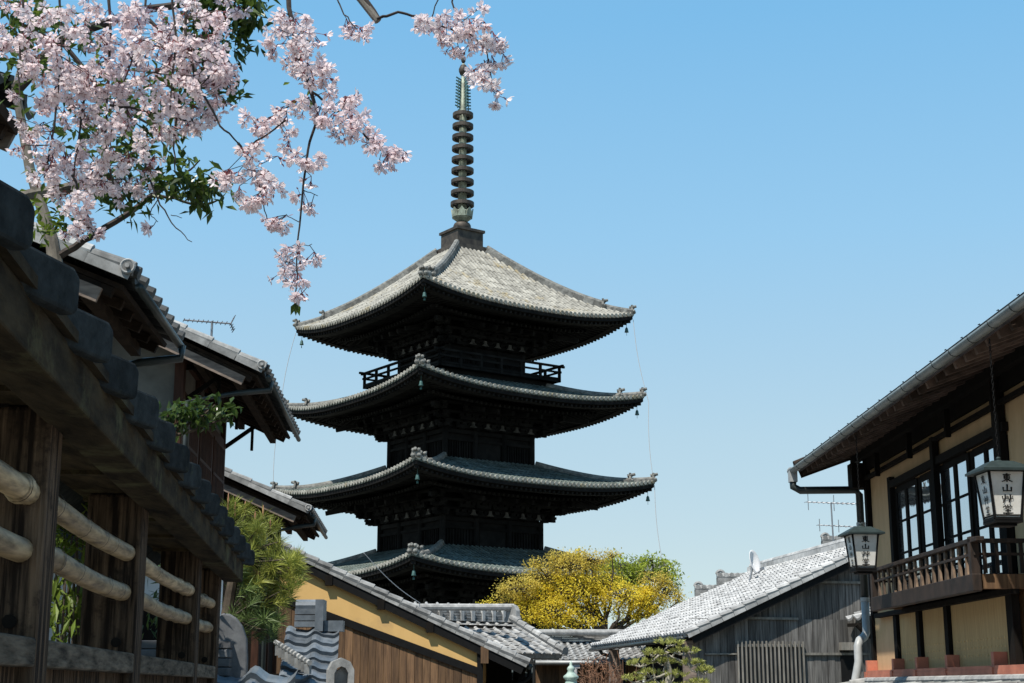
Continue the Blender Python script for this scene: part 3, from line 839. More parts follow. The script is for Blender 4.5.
# ------------------------------------------------------------------ houses on the left of the lane
SD = V(-0.0603, 0.9982, 0).normalized(); SN = V(SD.y, -SD.x, 0)     # along the lane, and out towards it
def machiya(name, label, near, Yf, pitch, overhang, depth, tilem, wallm, gable_ext, features, group='tiled houses stepping down the left of the lane'):
    """near = point at the near end of the eave edge; ridge is to the left"""
    L = (Yf - near.y) / SD.y
    rn = random.Random(int(near.y * 10))
    root = thing(name, label, 'house', V(near.x - 1.5, near.y + L / 2, gz(near.y)), group)
    a = SD; s = (SN - UP * pitch).normalized(); n = (SN * pitch + UP).normalized()
    Ls = depth / SN.length * math.sqrt(1 + pitch * pitch)
    top = near - s * Ls
    roof = MB()
    cw = .28; nc = max(1, int(L / cw)); cw = L / nc; nr = int(Ls / .26)
    wave_tiles(roof, top, a, s, nc, nr, cw, Ls / nr, amp=.03, step=.032, rnd=rn)
    r_ = obj('roof', roof, tilem, root)
    # eave end tiles: round faces and lips
    et = MB()
    for c in range(nc + 1):
        p = near + a * (c * cw) - n * .005
        et.tube([p - s * .03 + n * .05, p + s * .055 + n * .05], .052, 10, tint=rn.random())
        if c < nc:
            q = p + a * (cw * .5)
            et.prism([(-.11, .03), (.11, .03), (.09, -.03), (0, -.055), (-.09, -.03)], q + s * .01, a, UP, SN * .012, rn.random())
    obj('eave_tiles', et, tilem, r_)
    # verge: overlapping sleeve tiles seen from below the gable, barge board
    vg = MB(); nv = max(4, int(Ls / .36))
    for k in range(nv):
        d0, d1 = Ls * k / nv, Ls * (k + 1) / nv + .02
        lift = .02
        p0, p1 = top + s * d0 - a * .06 + n * .03, top + s * d1 - a * .06 + n * (.03 + lift)
        vg.tube([p0, p1], [.055, .06], 10, tint=rn.random())
        vg.obox((p0 + p1) / 2 + a * .13 - n * .0, s * ((d1 - d0) / 2), a * .12, n * .025, rn.random())
        vg.obox((p0 + p1) / 2 - n * .055 - a * .045, s * ((d1 - d0) / 2 - .004), a * .010, n * .04, rn.random())
    obj('verge_tiles', vg, M['tile_grey'], r_)
    rg = MB(); c = near - a * .02 + n * .06
    def ringdisc(mb, c, d, r0):
        m_ = 18; u = d.cross(UP).normalized(); w = u.cross(d)
        pts = [c + (u * math.cos(2 * math.pi * q / m_) + w * math.sin(2 * math.pi * q / m_)) * r0 for q in range(m_ + 1)]
        mb.tube(pts, r0 * .22, 6, caps=False, tint=1.0)
        mb.tube([c - d * .04, c + d * .005], r0 * 1.0, 16, tint=.1)
        mb.tube([c, c + d * .03], r0 * .35, 8, tint=1.0)
    ringdisc(rg, near - a * .13 + n * .04 - s * .02, -a, .052)
    obj('round_end_tile', rg, M['tile_grey'], r_)
    bg_ = MB()
    bg_.obox(top + s * (Ls / 2 - .05) + a * .03 - n * .235, s * (Ls / 2 - .12), a * .02, n * .06)
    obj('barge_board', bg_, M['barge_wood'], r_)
    # soffit: boards and rafters, fascia
    sf = MB()
    mid = top + s * (Ls / 2) + a * (L / 2) - n * .10
    sf.obox(mid, a * (L / 2 - .06), s * (Ls / 2 - .04), n * .02, .4)
    nrf = int(L / .38)
    for k in range(nrf + 1):
        p = near + a * (.10 + (L - .2) * k / nrf) - n * .165 - s * .10
        sf.bar(p, p - s * (Ls * .75), .06, .08, n, rn.random())
    for d in (.35, overhang * .75):
        p = near - SN * d - UP * (.26 - d * pitch * .95)
        sf.bar(p + a * .05, p + a * (L - .05), .09, .10)
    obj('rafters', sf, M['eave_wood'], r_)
    # street wall and gable wall
    w0 = near - SN * overhang + a * gable_ext; w1 = near - SN * overhang + a * (L - .35)
    zt = near.z + overhang * pitch - .14
    zb = gz(near.y) - .6
    wl = MB()
    wt = depth - overhang
    p00 = V(w0.x, w0.y, 0); p01 = V(w1.x, w1.y, 0); back = -SN * wt
    def col(p, z): return V(p.x, p.y, z)
    zr = zt + wt * pitch
    A0, A1, B0, B1 = p00, p01, p00 + back, p01 + back
    wl.quad(col(A1, zb), col(A0, zb), col(A0, zt), col(A1, zt))
    wl.quad(col(A0, zb), col(B0, zb), col(B0, zr), col(A0, zt))
    wl.quad(col(B1, zb), col(A1, zb), col(A1, zt), col(B1, zr))
    wl.quad(col(B0, zb), col(B1, zb), col(B1, zr), col(B0, zr))
    wall = obj('wall', wl, wallm, root)
    fr = MB(); Lw = (w1 - w0).length
    npst = max(2, int(Lw / 1.3))
    for k in range(npst + 1):
        c = w0 + a * (Lw * k / npst) + SN * .02
        fr.obox(V(c.x, c.y, (zb + zt) / 2), a * .06, SN * .05, UP * ((zt - zb) / 2))
    for hz in (zt - .1, zt - .62, zt - 1.9):
        c = (w0 + w1) / 2 + SN * .015
        fr.obox(V(c.x, c.y, hz), a * (Lw / 2 + .06), SN * .045, UP * .06)
    for k in range(4):
        c = w0 - SN * (wt * k / 3) - a * .02
        zz = zt + wt * pitch * k / 3 - .05
        fr.obox(V(c.x, c.y, (zb + zz) / 2), SN * .06, a * .05, UP * ((zz - zb) / 2))
    obj('timber_frame', fr, M['brown_wood'], wall)
    for k in range(npst):
        c = w0 + a * (Lw * (k + .5) / npst) + SN * .03
        hw = Lw / npst / 2 - .12
        wn_ = MB()
        wn_.obox(V(c.x, c.y, zt - 1.26), a * hw, SN * .015, UP * .52)
        win = obj('window', wn_, M['glass'], wall)
        lt = MB(); nb = int(hw * 2 / .09)
        for q in range(nb + 1):
            cc = c + a * (-hw + 2 * hw * q / nb) + SN * .035
            lt.obox(V(cc.x, cc.y, zt - 1.26), a * .014, SN * .018, UP * .54, rn.random())
        for q in (-.53, 0, .53):
            lt.obox(V(c.x, c.y, zt - 1.26 + q) + SN * .037, a * (hw + .03), SN * .022, UP * .022, rn.random())
        obj('window_lattice', lt, M['brown_wood'], win)
    if 'bracket' in features:
        for k in range(3):
            bk = MB()
            c = near - SN * overhang + a * (L * (.15 + .4 * k)); z0 = zt - .55
            bk.bar(V(c.x, c.y, z0 + .35), V(c.x, c.y, z0 + .35) + SN * (overhang * .62), .07, .07)
            bk.bar(V(c.x, c.y, z0 - .1) + SN * .05, V(c.x, c.y, z0 + .33) + SN * (overhang * .55), .06, .06)
            bk.bar(V(c.x, c.y, z0 - .15) + SN * (overhang * .42), V(c.x, c.y, z0 + .4) + SN * (overhang * .42), .04, .05)
            obj('eave_bracket', bk, M['dark_wood'], wall)
    gt = MB()
    p = near + s * .07 - UP * .06
    gt.tube([p + a * .02, p + a * (L - .02)], .035, 10)
    gut = obj('gutter', gt, M['gutter'], root, smooth=True)
    if 'pipe' in features:
        dp = MB()
        q = near + a * (L - .15 if features['pipe'] == 'far' else .25) - UP * .06 + s * .09
        e = q - SN * (overhang - .08) - UP * .28
        dp.tube([q, q - UP * .12, e.lerp(q, .6) - UP * .05, e, V(e.x, e.y, zb + .3)], .04, 10)
        obj('downpipe', dp, M['gutter'], root, smooth=True)
    # ridge
    rd_ = MB()
    for k in range(int(L / .3)):
        p0 = top + a * (.3 * k); p1 = top + a * (.3 * k + .29)
        rd_.bar(p0 + UP * .08, p1 + UP * .08, .24, .18, tint=rn.random()); rd_.tube([p0 + UP * .2, p1 + UP * .2], .09, 8, tint=rn.random())
    obj('ridge', rd_, tilem, r_)
    # back slope, falling to the ground behind
    bs = MB(); s2 = (-SN - UP * pitch).normalized()
    bs.quad(top, top + a * L, top + a * L + s2 * Ls, top + s2 * Ls, .3)
    bs.quad(col(B0, zb), col(B0 - SN * wt, zb), col(B0 - SN * wt, zt), col(B0, zr)); bs.quad(col(B1 - SN * wt, zb), col(B1, zb), col(B1, zr), col(B1 - SN * wt, zt))
    bs.quad(col(B1 - SN * wt, zb), col(B0 - SN * wt, zb), col(B0 - SN * wt, zt), col(B1 - SN * wt, zt))
    obj('rear_part', bs, tilem, r_)
    return root
machiya('wooden_house', 'dark-eaved wooden house right behind the fence, its near verge meeting the cherry branches', P(131, 276, 11.3), 13.5, .40, .95, 3.4, M['tile_dark'], M['plaster_grey'], .25, {'pipe': 'far'})
machiya('wooden_house', 'tall wooden house with an aerial on its sunlit verge and a bracketed eave', P(263, 370, 18.9), 24.0, .46, 1.15, 4.2, M['tile_dark'], M['plaster_grey'], .5, {'pipe': 'near', 'bracket': 1})
machiya('wooden_house', 'low wooden house with small eave beyond the pine, farthest of the stepped row', P(309, 511, 26.5), 30.5, .44, .9, 3.6, M['tile_dark'], M['dark_wood'], .3, {'pipe': 'near'})
# a nearer house whose dark eave corner shows behind the blossom
nh = thing('wooden_house', 'near dark house whose eave corner shows behind the cherry blossom at the edge', 'house', V(-4.2, 8.2, gz(8)), 'tiled houses stepping down the left of the lane')
c = P(30, 118, 8.0)
s_ = (SN - UP * .42).normalized(); n_ = (SN * .42 + UP).normalized()
mb = MB()
wave_tiles(mb, c - s_ * 2.6 + SD * .0 - SD * 2.4, SD, s_, 9, 10, .27, .26, rnd=rf)
r_ = obj('roof', mb, M['tile_dark'], nh)
mb = MB()
mb.obox(c - s_ * 1.3 - SD * 1.2 - n_ * .10, SD * 1.2, s_ * 1.28, n_ * .025)
for k in range(7): mb.bar(c - SD * (.08 + .37 * k) - n_ * .16 - s_ * .06, c - SD * (.08 + .37 * k) - n_ * .16 - s_ * 2.3, .06, .08, n_)
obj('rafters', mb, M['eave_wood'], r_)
mb = MB(); mb.bar(c + SD * .02 - n_ * .15 - s_ * .04, c + SD * .02 - n_ * .15 - s_ * 2.5, .035, .16, n_)
obj('barge_board', mb, M['barge_wood'], r_)
mb = MB(); w = c - SN * .8
mb.box(w.x - 2.2, w.x, w.y - 2.2, w.y - .15, gz(8), w.z + .15)
wl_ = obj('wall', mb, M['plaster_grey'], nh)
mb = MB()
mb.box(w.x - .02, w.x + .035, w.y - 1.5, w.y - .5, w.z - 1.3, w.z - .4)
obj('window', mb, M['glass'], wl_)

# television aerial on the second house
def yagi(loc, d, L, n, mast, label, tilt=0.0, el=.34):
    root = thing('television_aerial', label, 'aerial', loc)
    d = d.normalized(); sd = V(-d.y, d.x, 0)
    mb = MB(); mb.tube([loc, loc + UP * mast], .016, 8)
    obj('mast', mb, M['metal_pale'], root)
    c = loc + UP * (mast * .96)
    mb = MB(); mb.tube([c - d * (L * .6), c + d * (L * .4)], .011, 6)
    for k in range(n):
        p = c + d * (L * (-.6 + k / (n - 1)))
        h = el * (.5 + .12 * k / n)
        mb.tube([p - sd * (h / 2), p + sd * (h / 2)], .006, 5)
    bm = obj('boom', mb, M['metal_pale'], root)
    e = c + d * (L * .4); mb = MB()
    for q in (-1, 1):
        mb.tube([e, e + UP * (q * .09) + d * .04], .01, 5)
        for t in (.35, .7, 1.0):
            p = e + UP * (q * .09 * t) + d * (.04 * t); mb.tube([p - sd * (el * .35), p + sd * (el * .35)], .006, 5)
    obj('reflector', mb, M['metal_pale'], bm)
    return root
c = P(211, 346, 19.2)
yagi(c, V(1, .35, 0), .62, 11, .34, 'small television aerial standing on the sunlit verge of the tall wooden house')

# ------------------------------------------------------------------ ochre gabled house (middle left)
YH = 33.0
def H(px, py): return P(px, py, YH)
oh = thing('gabled_house', 'house with an ochre plaster gable over brown boards and a dark verge board', 'house', V(-2.4, YH + 3, gz(YH)))
e0, e1 = H(282, 545), H(528, 662)     # verge line, top
s_ = (e1 - e0); s_.y = 0; Ls = s_.length; s_.normalize(); n_ = V(-s_.z, 0, s_.x)
if n_.z < 0: n_ = -n_
a_ = V(0, 1, 0)
top = e0 - s_ * 1.2; Lt = Ls + 1.2
mb = MB(); nc = 24; nr = int(Lt / .27)
wave_tiles(mb, top - n_ * .06 + a_ * .2, a_, s_, nc, nr, .27, Lt / nr, rnd=rf)
orf = obj('roof', mb, M['tile_grey'], oh)
mb = MB(); nv = int(Lt / .33)
for k in range(nv):
    p0, p1 = top + s_ * (Lt * k / nv), top + s_ * (Lt * (k + 1) / nv + .03)
    mb.tube([p0 - n_ * .01, p1 + n_ * .015], [.075, .08], 8, tint=rf.random())
    mb.obox((p0 + p1) / 2 + a_ * .16 - n_ * .02, s_ * (Lt / nv / 2), a_ * .14, n_ * .03, rf.random())
    mb.obox((p0 + p1) / 2 - n_ * .085 - a_ * .04, s_ * (Lt / nv / 2 - .004), a_ * .012, n_ * .035, rf.random())
obj('verge_tiles', mb, M['tile_grey'], orf)
mb = MB(); mb.obox(top + s_ * (Lt / 2) - n_ * .215, s_ * (Lt / 2 - .03), a_ * .025, n_ * .085)
mb.obox(top + s_ * (Lt / 2) + a_ * 3.2 - n_ * .2, s_ * (Lt / 2 - .04), a_ * 3.1, n_ * .025)
obj('verge_board', mb, M['black_paint'], orf)
for (px, py) in ((329, 580), (381, 604), (430, 627)):
    mb = MB(); c = H(px, py)
    mb.box(c.x - .08, c.x + .08, c.y - .05, c.y + .10, c.z - .12, c.z + .10)
    obj('purlin_end', mb, M['dark_wood'], orf)
YW = YH + .09
def HW(px, py): return P(px, py, YW)
# gable wall: ochre band, black sloping beam, boards
pts = [HW(270, 552), HW(478, 648), HW(478, 668), HW(270, 585)]
mb = MB()
zb = gz(YH) - .3
xr = HW(482, 600).x; xl = top.x + .15
def vz(x, dz): return e0.z + (x - e0.x) * (s_.z / s_.x) + dz
def sl_(x): return HW(287, 597).z + (x - HW(287, 597).x) * ((HW(478, 668).z - HW(287, 597).z) / (HW(478, 668).x - HW(287, 597).x))
mb.add([V(xl, YW, sl_(xl)), V(xr, YW, sl_(xr)), V(xr, YW, vz(xr, -.12)), V(xl, YW, vz(xl, -.12))], [(0, 1, 2, 3)])
mb.quad(V(xr, YW, zb), V(xr, YW + 6, zb), V(xr, YW + 6, vz(xr, -.12)), V(xr, YW, vz(xr, -.12)))
mb.quad(V(xl, YW + 6, zb), V(xl, YW, zb), V(xl, YW, vz(xl, -.12)), V(xl, YW + 6, vz(xl, -.12)))
mb.quad(V(xr, YW + 6, zb), V(xl, YW + 6, zb), V(xl, YW + 6, vz(xl, -.12)), V(xr, YW + 6, vz(xr, -.12)))
ow = obj('plaster_gable', mb, M['plaster_yellow'], oh)
mb = MB(); mb.bar(V(xl, YW - .03, sl_(xl) - .07), V(xr, YW - .03, sl_(xr) - .07), .08, .16)
mb.box(xr - .10, xr + .03, YW - .075, YW + .06, zb, vz(xr, -.14))
obj('dark_beam', mb, M['black_paint'], ow)
mb = MB()
board_wall(mb, V(xl, YW, 0), V(xr - .1, YW, 0), zb, lambda t: sl_(lerp(xl, xr - .1, t)) - .1, .17, V(0, -1, 0), rnd=rf)
obj('boards', mb, M['board_brown'], ow)
mb = MB(); c = HW(484, 655); mb.box(c.x - .07, c.x + .10, YW - .14, YW - .078, c.z - .18, c.z + .18)
obj('post_plate', mb, M['board_brown'], ow)
mb = MB(); p = e1 + s_ * .04 - UP * .08
mb.tube([p + a_ * .1, p + a_ * 6.5], .07, 8)
gq = obj('gutter', mb, M['gutter'], oh, smooth=True)
mb = MB(); mb.tube([p + a_ * .5, p + a_ * .5 - UP * .22, p + a_ * .5 - UP * .32 - V(.12, 0, 0), V(xr + .15, p.y + .5, p.z - .55), V(xr + .15, p.y + .5, zb)], .05, 8)
obj('downpipe', mb, M['black_paint'], oh, smooth=True)

# ------------------------------------------------------------------ tiled gate and wall behind it
def small_roof(name, label, cat, Y, r0px, r1px, rib, pitch, nrib, ridge_h, wallf, caps, tilem):
    """roof whose near slope faces the lane: ridge from r0px to r1px"""
    A_, B_ = P(*r0px, Y), P(*r1px, Y)
    a = V(rib[0][0], rib[0][1], 0).normalized(); L = (B_.x - A_.x) / a.x
    dh = V(a.y, -a.x, 0); s = (dh - UP * pitch).normalized()
    root = thing(name, label, cat, V(A_.x + 1, Y, gz(Y)))
    Ls = rib[1]
    mb = MB(); rib_tiles(mb, A_, a, s, L, Ls, L / nrib, r=.055, nseg=8, rnd=rf)
    n = a.cross(s); n = n if n.z > 0 else -n
    rr = obj('roof', mb, tilem, root)
    mb = MB()
    mb.obox(A_ + a * (L / 2) + s * (Ls / 2) - n * .10, a * (L / 2 - .02), s * (Ls / 2 - .04), n * .05)
    mb.obox(A_ + a * (L / 2) + s * (Ls - .03) - n * .04, a * (L / 2 + .03), s * .012, n * .07, .9)
    obj('eave_boards', mb, M['lattice_grey'], rr)
    mb = MB(); s2 = (-dh - UP * pitch).normalized(); n2 = V(0, 0, 1)
    mb.obox(A_ + a * (L / 2) + s2 * (Ls / 2) - UP * .03, a * (L / 2), s2 * (Ls / 2), UP * .05)
    obj('rear_slope', mb, tilem, rr)
    mb = MB()
    nk = int(L / .30)
    for k in range(4):
        z = ridge_h * k / 4
        for q in range(nk):
            p0 = A_ + a * (L * q / nk) + UP * (z + ridge_h / 8); p1 = A_ + a * (L * (q + 1) / nk - .01) + UP * (z + ridge_h / 8)
            mb.bar(p0, p1, .30 - .03 * k, ridge_h / 4 - .012, tint=rf.random())
    mb.tube([A_ - a * .05 + UP * (ridge_h + .04), B_ + a * .1 + UP * (ridge_h + .04)], .09, 10, tint=.8)
    if caps:
        for q in range(caps + 1):
            c = A_ + a * (L * q / caps)
            mb.tube([c + UP * (ridge_h * .75) - dh * .14, c + UP * (ridge_h + .14), c + UP * (ridge_h * .75) + dh * .14], .05, 8, tint=1)
            mb.obox(c + UP * (ridge_h * .55) + dh * .16, a * .045, dh * .02, UP * (ridge_h * .5), 1.0)
    rg_ = obj('ridge', mb, tilem, rr)
    mb = MB(); ridge_end(mb, B_ + a * .06 - UP * .05, a, dh, .46); obj('ridge_end_tile', mb, tilem, rr)
    # verge cover on the right side
    mb = MB(); nv = 7
    for k in range(nv):
        p0, p1 = B_ + s * (Ls * k / nv) + n * .05, B_ + s * (Ls * (k + 1) / nv + .02) + n * .07
        mb.tube([p0, p1], [.085, .095], 8, tint=rf.random())
        mb.obox((p0 + p1) / 2 + a * .09 - n * .06, s * (Ls / nv / 2), a * .015, n * .07, rf.random())
    obj('verge_tiles', mb, tilem, rr)
    wallf(root, A_, a, dh, s, L, Ls)
    return root
def gate_body(root, A_, a, dh, s, L, Ls):
    zb = gz(38); zt = A_.z - .1
    mb = MB(); c = A_ + a * (L / 2)
    mb.obox(V(c.x, c.y, (zb + zt) / 2), a * (L / 2 - .35), dh * .5, UP * ((zt - zb) / 2))
    w = obj('wall', mb, M['dark_wood'], root)
    for t in (.1, .9):
        q = A_ + a * (L * t) + dh * .75; m2 = MB(); m2.obox(V(q.x, q.y, (zb + zt - .6) / 2), a * .11, dh * .11, UP * ((zt - .6 - zb) / 2)); obj('gate_post', m2, M['dark_wood'], root)
small_roof('tiled_gate', 'dark gate with ribbed grey tiles and upright ridge covers, beside the ochre gable', 'gate', 38.0, (415, 620), (511, 620), ((.80, .60), 2.3), .40, 10, .28, gate_body, 9, M['tile_grey'])
def wall_body(root, A_, a, dh, s, L, Ls):
    zb = gz(42); zt = A_.z - .25
    mb = MB(); c = A_ + a * (L / 2) + dh * .55
    p0, p1 = A_ + dh * .75 + a * .1, A_ + a * (L - .1) + dh * .75
    mb.obox(V(c.x, c.y, (zb + zt - .3) / 2) - dh * .1, a * (L / 2 - .1), dh * .15, UP * ((zt - .3 - zb) / 2))
    w = obj('wall', mb, M['dark_wood'], root)
    mb = MB(); q = a * 1.0
    board_wall(mb, V(p0.x, p0.y, 0), V(p1.x, p1.y, 0), zb, lambda t: zt - .35, .2, dh, rnd=rf)
    obj('boards', mb, M['board_brown'], w)
    mb = MB(); c = A_ + s * (Ls - .02) + a * 1.1
    mb.obox(c - UP * .16, a * .12, dh * .06, UP * .05); mb.tube([c - UP * .2, c - UP * .42], .06, 8)
    obj('gutter_outlet', mb, M['white_paint'], root)
    mb = MB(); mb.tube([A_ + s * (Ls + .05) - UP * .03, A_ + a * L + s * (Ls + .05) - UP * .03], .05, 8); obj('gutter', mb, M['pipe_grey'], root, smooth=True)
small_roof('tiled_wall', 'boarded wall with a low ribbed tile roof below the golden tree', 'wall', 42.0, (527, 642), (640, 642), ((.985, .17), 1.35), .42, 17, .22, wall_body, 0, M['tile_grey'])
# pale plank wall seen under the ochre house's eave
mb = MB()
p0, p1 = P(486, 690, 37), P(536, 690, 37)
for k in range(9):
    z = gz(37) + .1 + .26 * k
    mb.box(p0.x, p1.x, 37 - .015 + .004 * (k % 2), 37.06, z, z + .252, rf.random())
tag(obj('plank_wall', mb, M['plaster_white']), 'short white plank wall under the ochre house eave, before the gate', 'wall')
# overhead cable
mb = MB(); a, b = P(364, 553, 34), P(420, 603, 38)
mb.tube([a.lerp(b, t / 12) - UP * (.10 * math.sin(math.pi * t / 12)) for t in range(13)], .008, 6)
tag(obj('overhead_cable', mb, M['cable']), 'thin pale cable slanting down before the pagoda to the ochre roof', 'cable')

# ------------------------------------------------------------------ blue-grey tiled garden roof and ornaments (bottom left)
bt = thing('garden_gate_roof', 'small roof of wavy blue-grey tiles with an arched end tile, below the ochre gable', 'roof', V(-2.6, 16.3, gz(16)))
A_ = P(285, 629, 17.0); B_ = P(338, 629, 17.0)
a = V(1, 0, 0); s = (V(.10, -1, 0).normalized() - UP * .46).normalized(); L = B_.x - A_.x
mb = MB(); nc = 2; wave_tiles(mb, A_ + V(.02, 0, 0), a, s, nc, 9, L / nc, .23, amp=.024, step=.04, rnd=rf, seg=12)
br = obj('roof', mb, M['tile_blue'], bt)
n_ = a.cross(s); n_ = n_ if n_.z > 0 else -n_
mb = MB(); mb.obox(A_ + a * (L / 2) + s * 1.02 - n_ * .09, a * (L / 2 - .02), s * 1.0, n_ * .03)
obj('roof_boards', mb, M['dark_wood'], br)
mb = MB()
for k in range(3):
    mb.bar(A_ + V(.12, 0, .05 + .07 * k), P(318, 629, 17.0) + V(0, 0, .05 + .07 * k), .24 - .02 * k, .06, tint=rf.random())
mb.tube([A_ + V(.12, 0, .26), P(318, 629, 17) + V(0, 0, .26)], .07, 10, tint=.8)
obj('ridge', mb, M['tile_blue'], br)
mb = MB(); c = P(320.5, 629, 16.95); mb.box(c.x - .045, c.x + .045, c.y - .16, c.y + .14, c.z - .03, c.z + .32)
mb.box(c.x + .05, c.x + .26, c.y - .09, c.y + .09, c.z - .03, c.z + .09)
obj('ridge_end_tile', mb, M['tile_blue'], br)
# arched end tile at the foot of the verge
mb = MB(); c = P(340, 683, 15.4)
arch = [(-.13, 0), (-.13, .16), (-.09, .24), (0, .28), (.09, .24), (.13, .16), (.13, 0), (.07, 0), (.07, .13), (.04, .18), (0, .195), (-.04, .18), (-.07, .13), (-.07, 0)]
mb.prism(arch, c + V(0, 0, -.03), V(1, .25, 0).normalized(), UP, V(-.25, 1, 0).normalized() * .09, .6)
mb.prism([(-.07, 0), (.07, 0), (.07, .13), (0, .195), (-.07, .13)], c + V(.01, .03, -.03), V(1, .25, 0).normalized(), UP, V(-.25, 1, 0).normalized() * .03, .2)
mb.box(c.x - .22, c.x + .20, c.y - .15, c.y + .1, c.z - .20, c.z - .035, .7)
obj('arched_end_tile', mb, M['stone'], br)
mb = MB()
for k in range(10):   # short hip with small round tile ends
    q = P(279, 645, 15.9).lerp(P(308, 663, 15.5), k / 9)
    mb.tube([q + V(-.05, .10, .03), q + V(.03, -.09, 0)], .028, 8, tint=1 if k > 4 else .5)
    mb.obox(q - UP * .06, V(.025, .01, 0), V(0, .08, 0), UP * .05, rf.random())
obj('hip_tiles', mb, M['stone'], br)
mb = MB(); cz = gz(16)
mb.box(A_.x, B_.x - .12, 15.9, 16.9, cz, A_.z - .50)
obj('wall', mb, M['dark_wood'], bt)

gw = thing('garden_wall', 'low garden wall with stacked ridge tiles and a large rounded stone end plate beside the pine', 'wall', V(-2.1, 9.6, gz(9.6)))
c = P(238, 668, 9.6)
mb = MB()
poly = [(-.10, -.3), (.055, -.3), (.06, .05), (.05, .18), (.02, .26), (-.02, .31), (-.06, .335), (-.11, .34), (-.14, .30), (-.14, -.3)]
mb.prism(poly, c, V(1, .1, 0).normalized(), UP, V(-.1, 1, 0).normalized() * .045)
obj('end_plate', mb, M['stone_dark'], gw, bevel=.012)
mb = MB()
for k in range(4):
    for q in range(3):
        x1 = c.x - .03 - .30 * q
        mb.box(x1 - .295, x1, c.y - .16 + .012 * k, c.y - .048, c.z - .05 + .056 * k, c.z - .05 + .056 * k + .05, rf.random())
obj('ridge_tiles', mb, M['stone_dark'], gw, bevel=.005)
mb = MB()
wave_tiles(mb, V(c.x - .8, c.y - .18, c.z - .04), V(1, .06, 0).normalized(), (V(.06, -1, 0).normalized() - UP * .34).normalized(), 4, 3, .30, .20, amp=.035, rnd=rf, seg=10)
obj('roof', mb, M['tile_blue'], gw)
mb = MB(); mb.box(c.x - .9, c.x + .1, c.y - .1, c.y + .12, gz(9.6) - .1, c.z - .08)
obj('wall', mb, M['plaster_white'], gw)
# white rendered garden building glimpsed through the fence
mb = MB()
c = P(150, 640, 13.0)
mb.box(c.x - 1.6, c.x + .55, 13.0, 13.3, gz(13) - .2, P(150, 560, 13).z)
bw = thing('garden_shed', 'pale rendered shed glimpsed between the fence posts', 'shed', V(c.x, 13.1, gz(13)))
obj('wall', mb, M['plaster_white'], bw)
mb = MB(); z = P(150, 560, 13).z
mb.prism([(-1.7, -.02), (.65, -.02), (.65, .06), (-1.7, .45)], V(c.x, 13.15, z), V(1, 0, 0), UP, V(0, .28, 0)); obj('roof', mb, M['tile_dark'], bw)
mb = MB(); mb.box(c.x - .1, c.x + .25, 12.96, 13.02, gz(13), z - .35); obj('door', mb, M['dark_wood'], bw)
# ------------------------------------------------------------------ tan plastered house with balcony (right)
rr_ = random.Random(21)
RD = V(-.008, 1, 0).normalized(); RN = V(-1, -.008, 0).normalized()      # along the lane; out towards the lane
def Q(X, y, h): return V(X - .008 * y, y, EYE + h)
tea = thing('balcony_house', 'tan plastered two-storey house with a timber balcony and a long dark eave', 'house', V(6.5, 17, gz(17)))
Y0, Y1 = 7.0, 22.4
zb = gz(17) - 1.2 - EYE
wl = MB()
WX = 5.6
def wquad(mb, X, y0, y1, h0, h1, th=.06):
    c = Q(X, (y0 + y1) / 2, (h0 + h1) / 2)
    mb.obox(c - RN * (th / 2), RD * ((y1 - y0) / 2), RN * (th / 2), UP * ((h1 - h0) / 2))
wquad(wl, WX, Y0, 16.15, .1, 3.6); wquad(wl, WX, 20.83, Y1, .1, 3.6); wquad(wl, WX, 16.15, 20.83, 2.74, 3.6); wquad(wl, WX, 16.15, 20.83, .1, 1.05)
wl.box(WX + .10, WX + 5, Y0, Y1 - .01, EYE + zb, EYE + 3.55)
wl.quad(Q(WX, Y1 + .002, zb), Q(WX + 5, Y1 + .002, zb), Q(WX + 5, Y1 + .002, 5.0), Q(WX, Y1 + .002, 3.5))
wquad(wl, WX + .02, Y0, Y1, zb, .1)
wall = obj('wall', wl, M['plaster_tan'], tea)
fr = MB()
def post(mb, y, w, h0, h1, X=WX, out=.035): mb.obox(Q(X, y, (h0 + h1) / 2) + RN * out, RD * (w / 2), RN * .04, UP * ((h1 - h0) / 2), rr_.random())
def rail(mb, y0, y1, h, hh, X=WX, out=.03, th=.035): mb.obox(Q(X, (y0 + y1) / 2, h) + RN * out, RD * ((y1 - y0) / 2), RN * th, UP * (hh / 2), rr_.random())
post(fr, 22.36, .14, .1, 3.4); post(fr, 21.0, .14, .1, 2.9); post(fr, 16.28, .24, .1, 3.45, out=.05); post(fr, 18.75, .13, 1.0, 3.1, out=.06); post(fr, 12.2, .16, .1, 3.4)
rail(fr, 16.1, 21.0, 2.79, .10, out=.04); rail(fr, 16.1, 21.0, 1.07, .10, out=.04); rail(fr, 7, 22.4, 3.06, .05, out=.06); rail(fr, 7, 22.4, 3.32, .28, out=.02)
obj('timber_frame', fr, M['dark_wood'], wall)
# short struts under the eave
for k in range(8):
    y = 9.2 + 1.72 * k; m_ = MB()
    m_.obox(Q(WX, y, 3.12) + RN * .16, RD * .03, RN * .035, UP * .17)
    obj('eave_strut', m_, M['dark_wood'], wall)
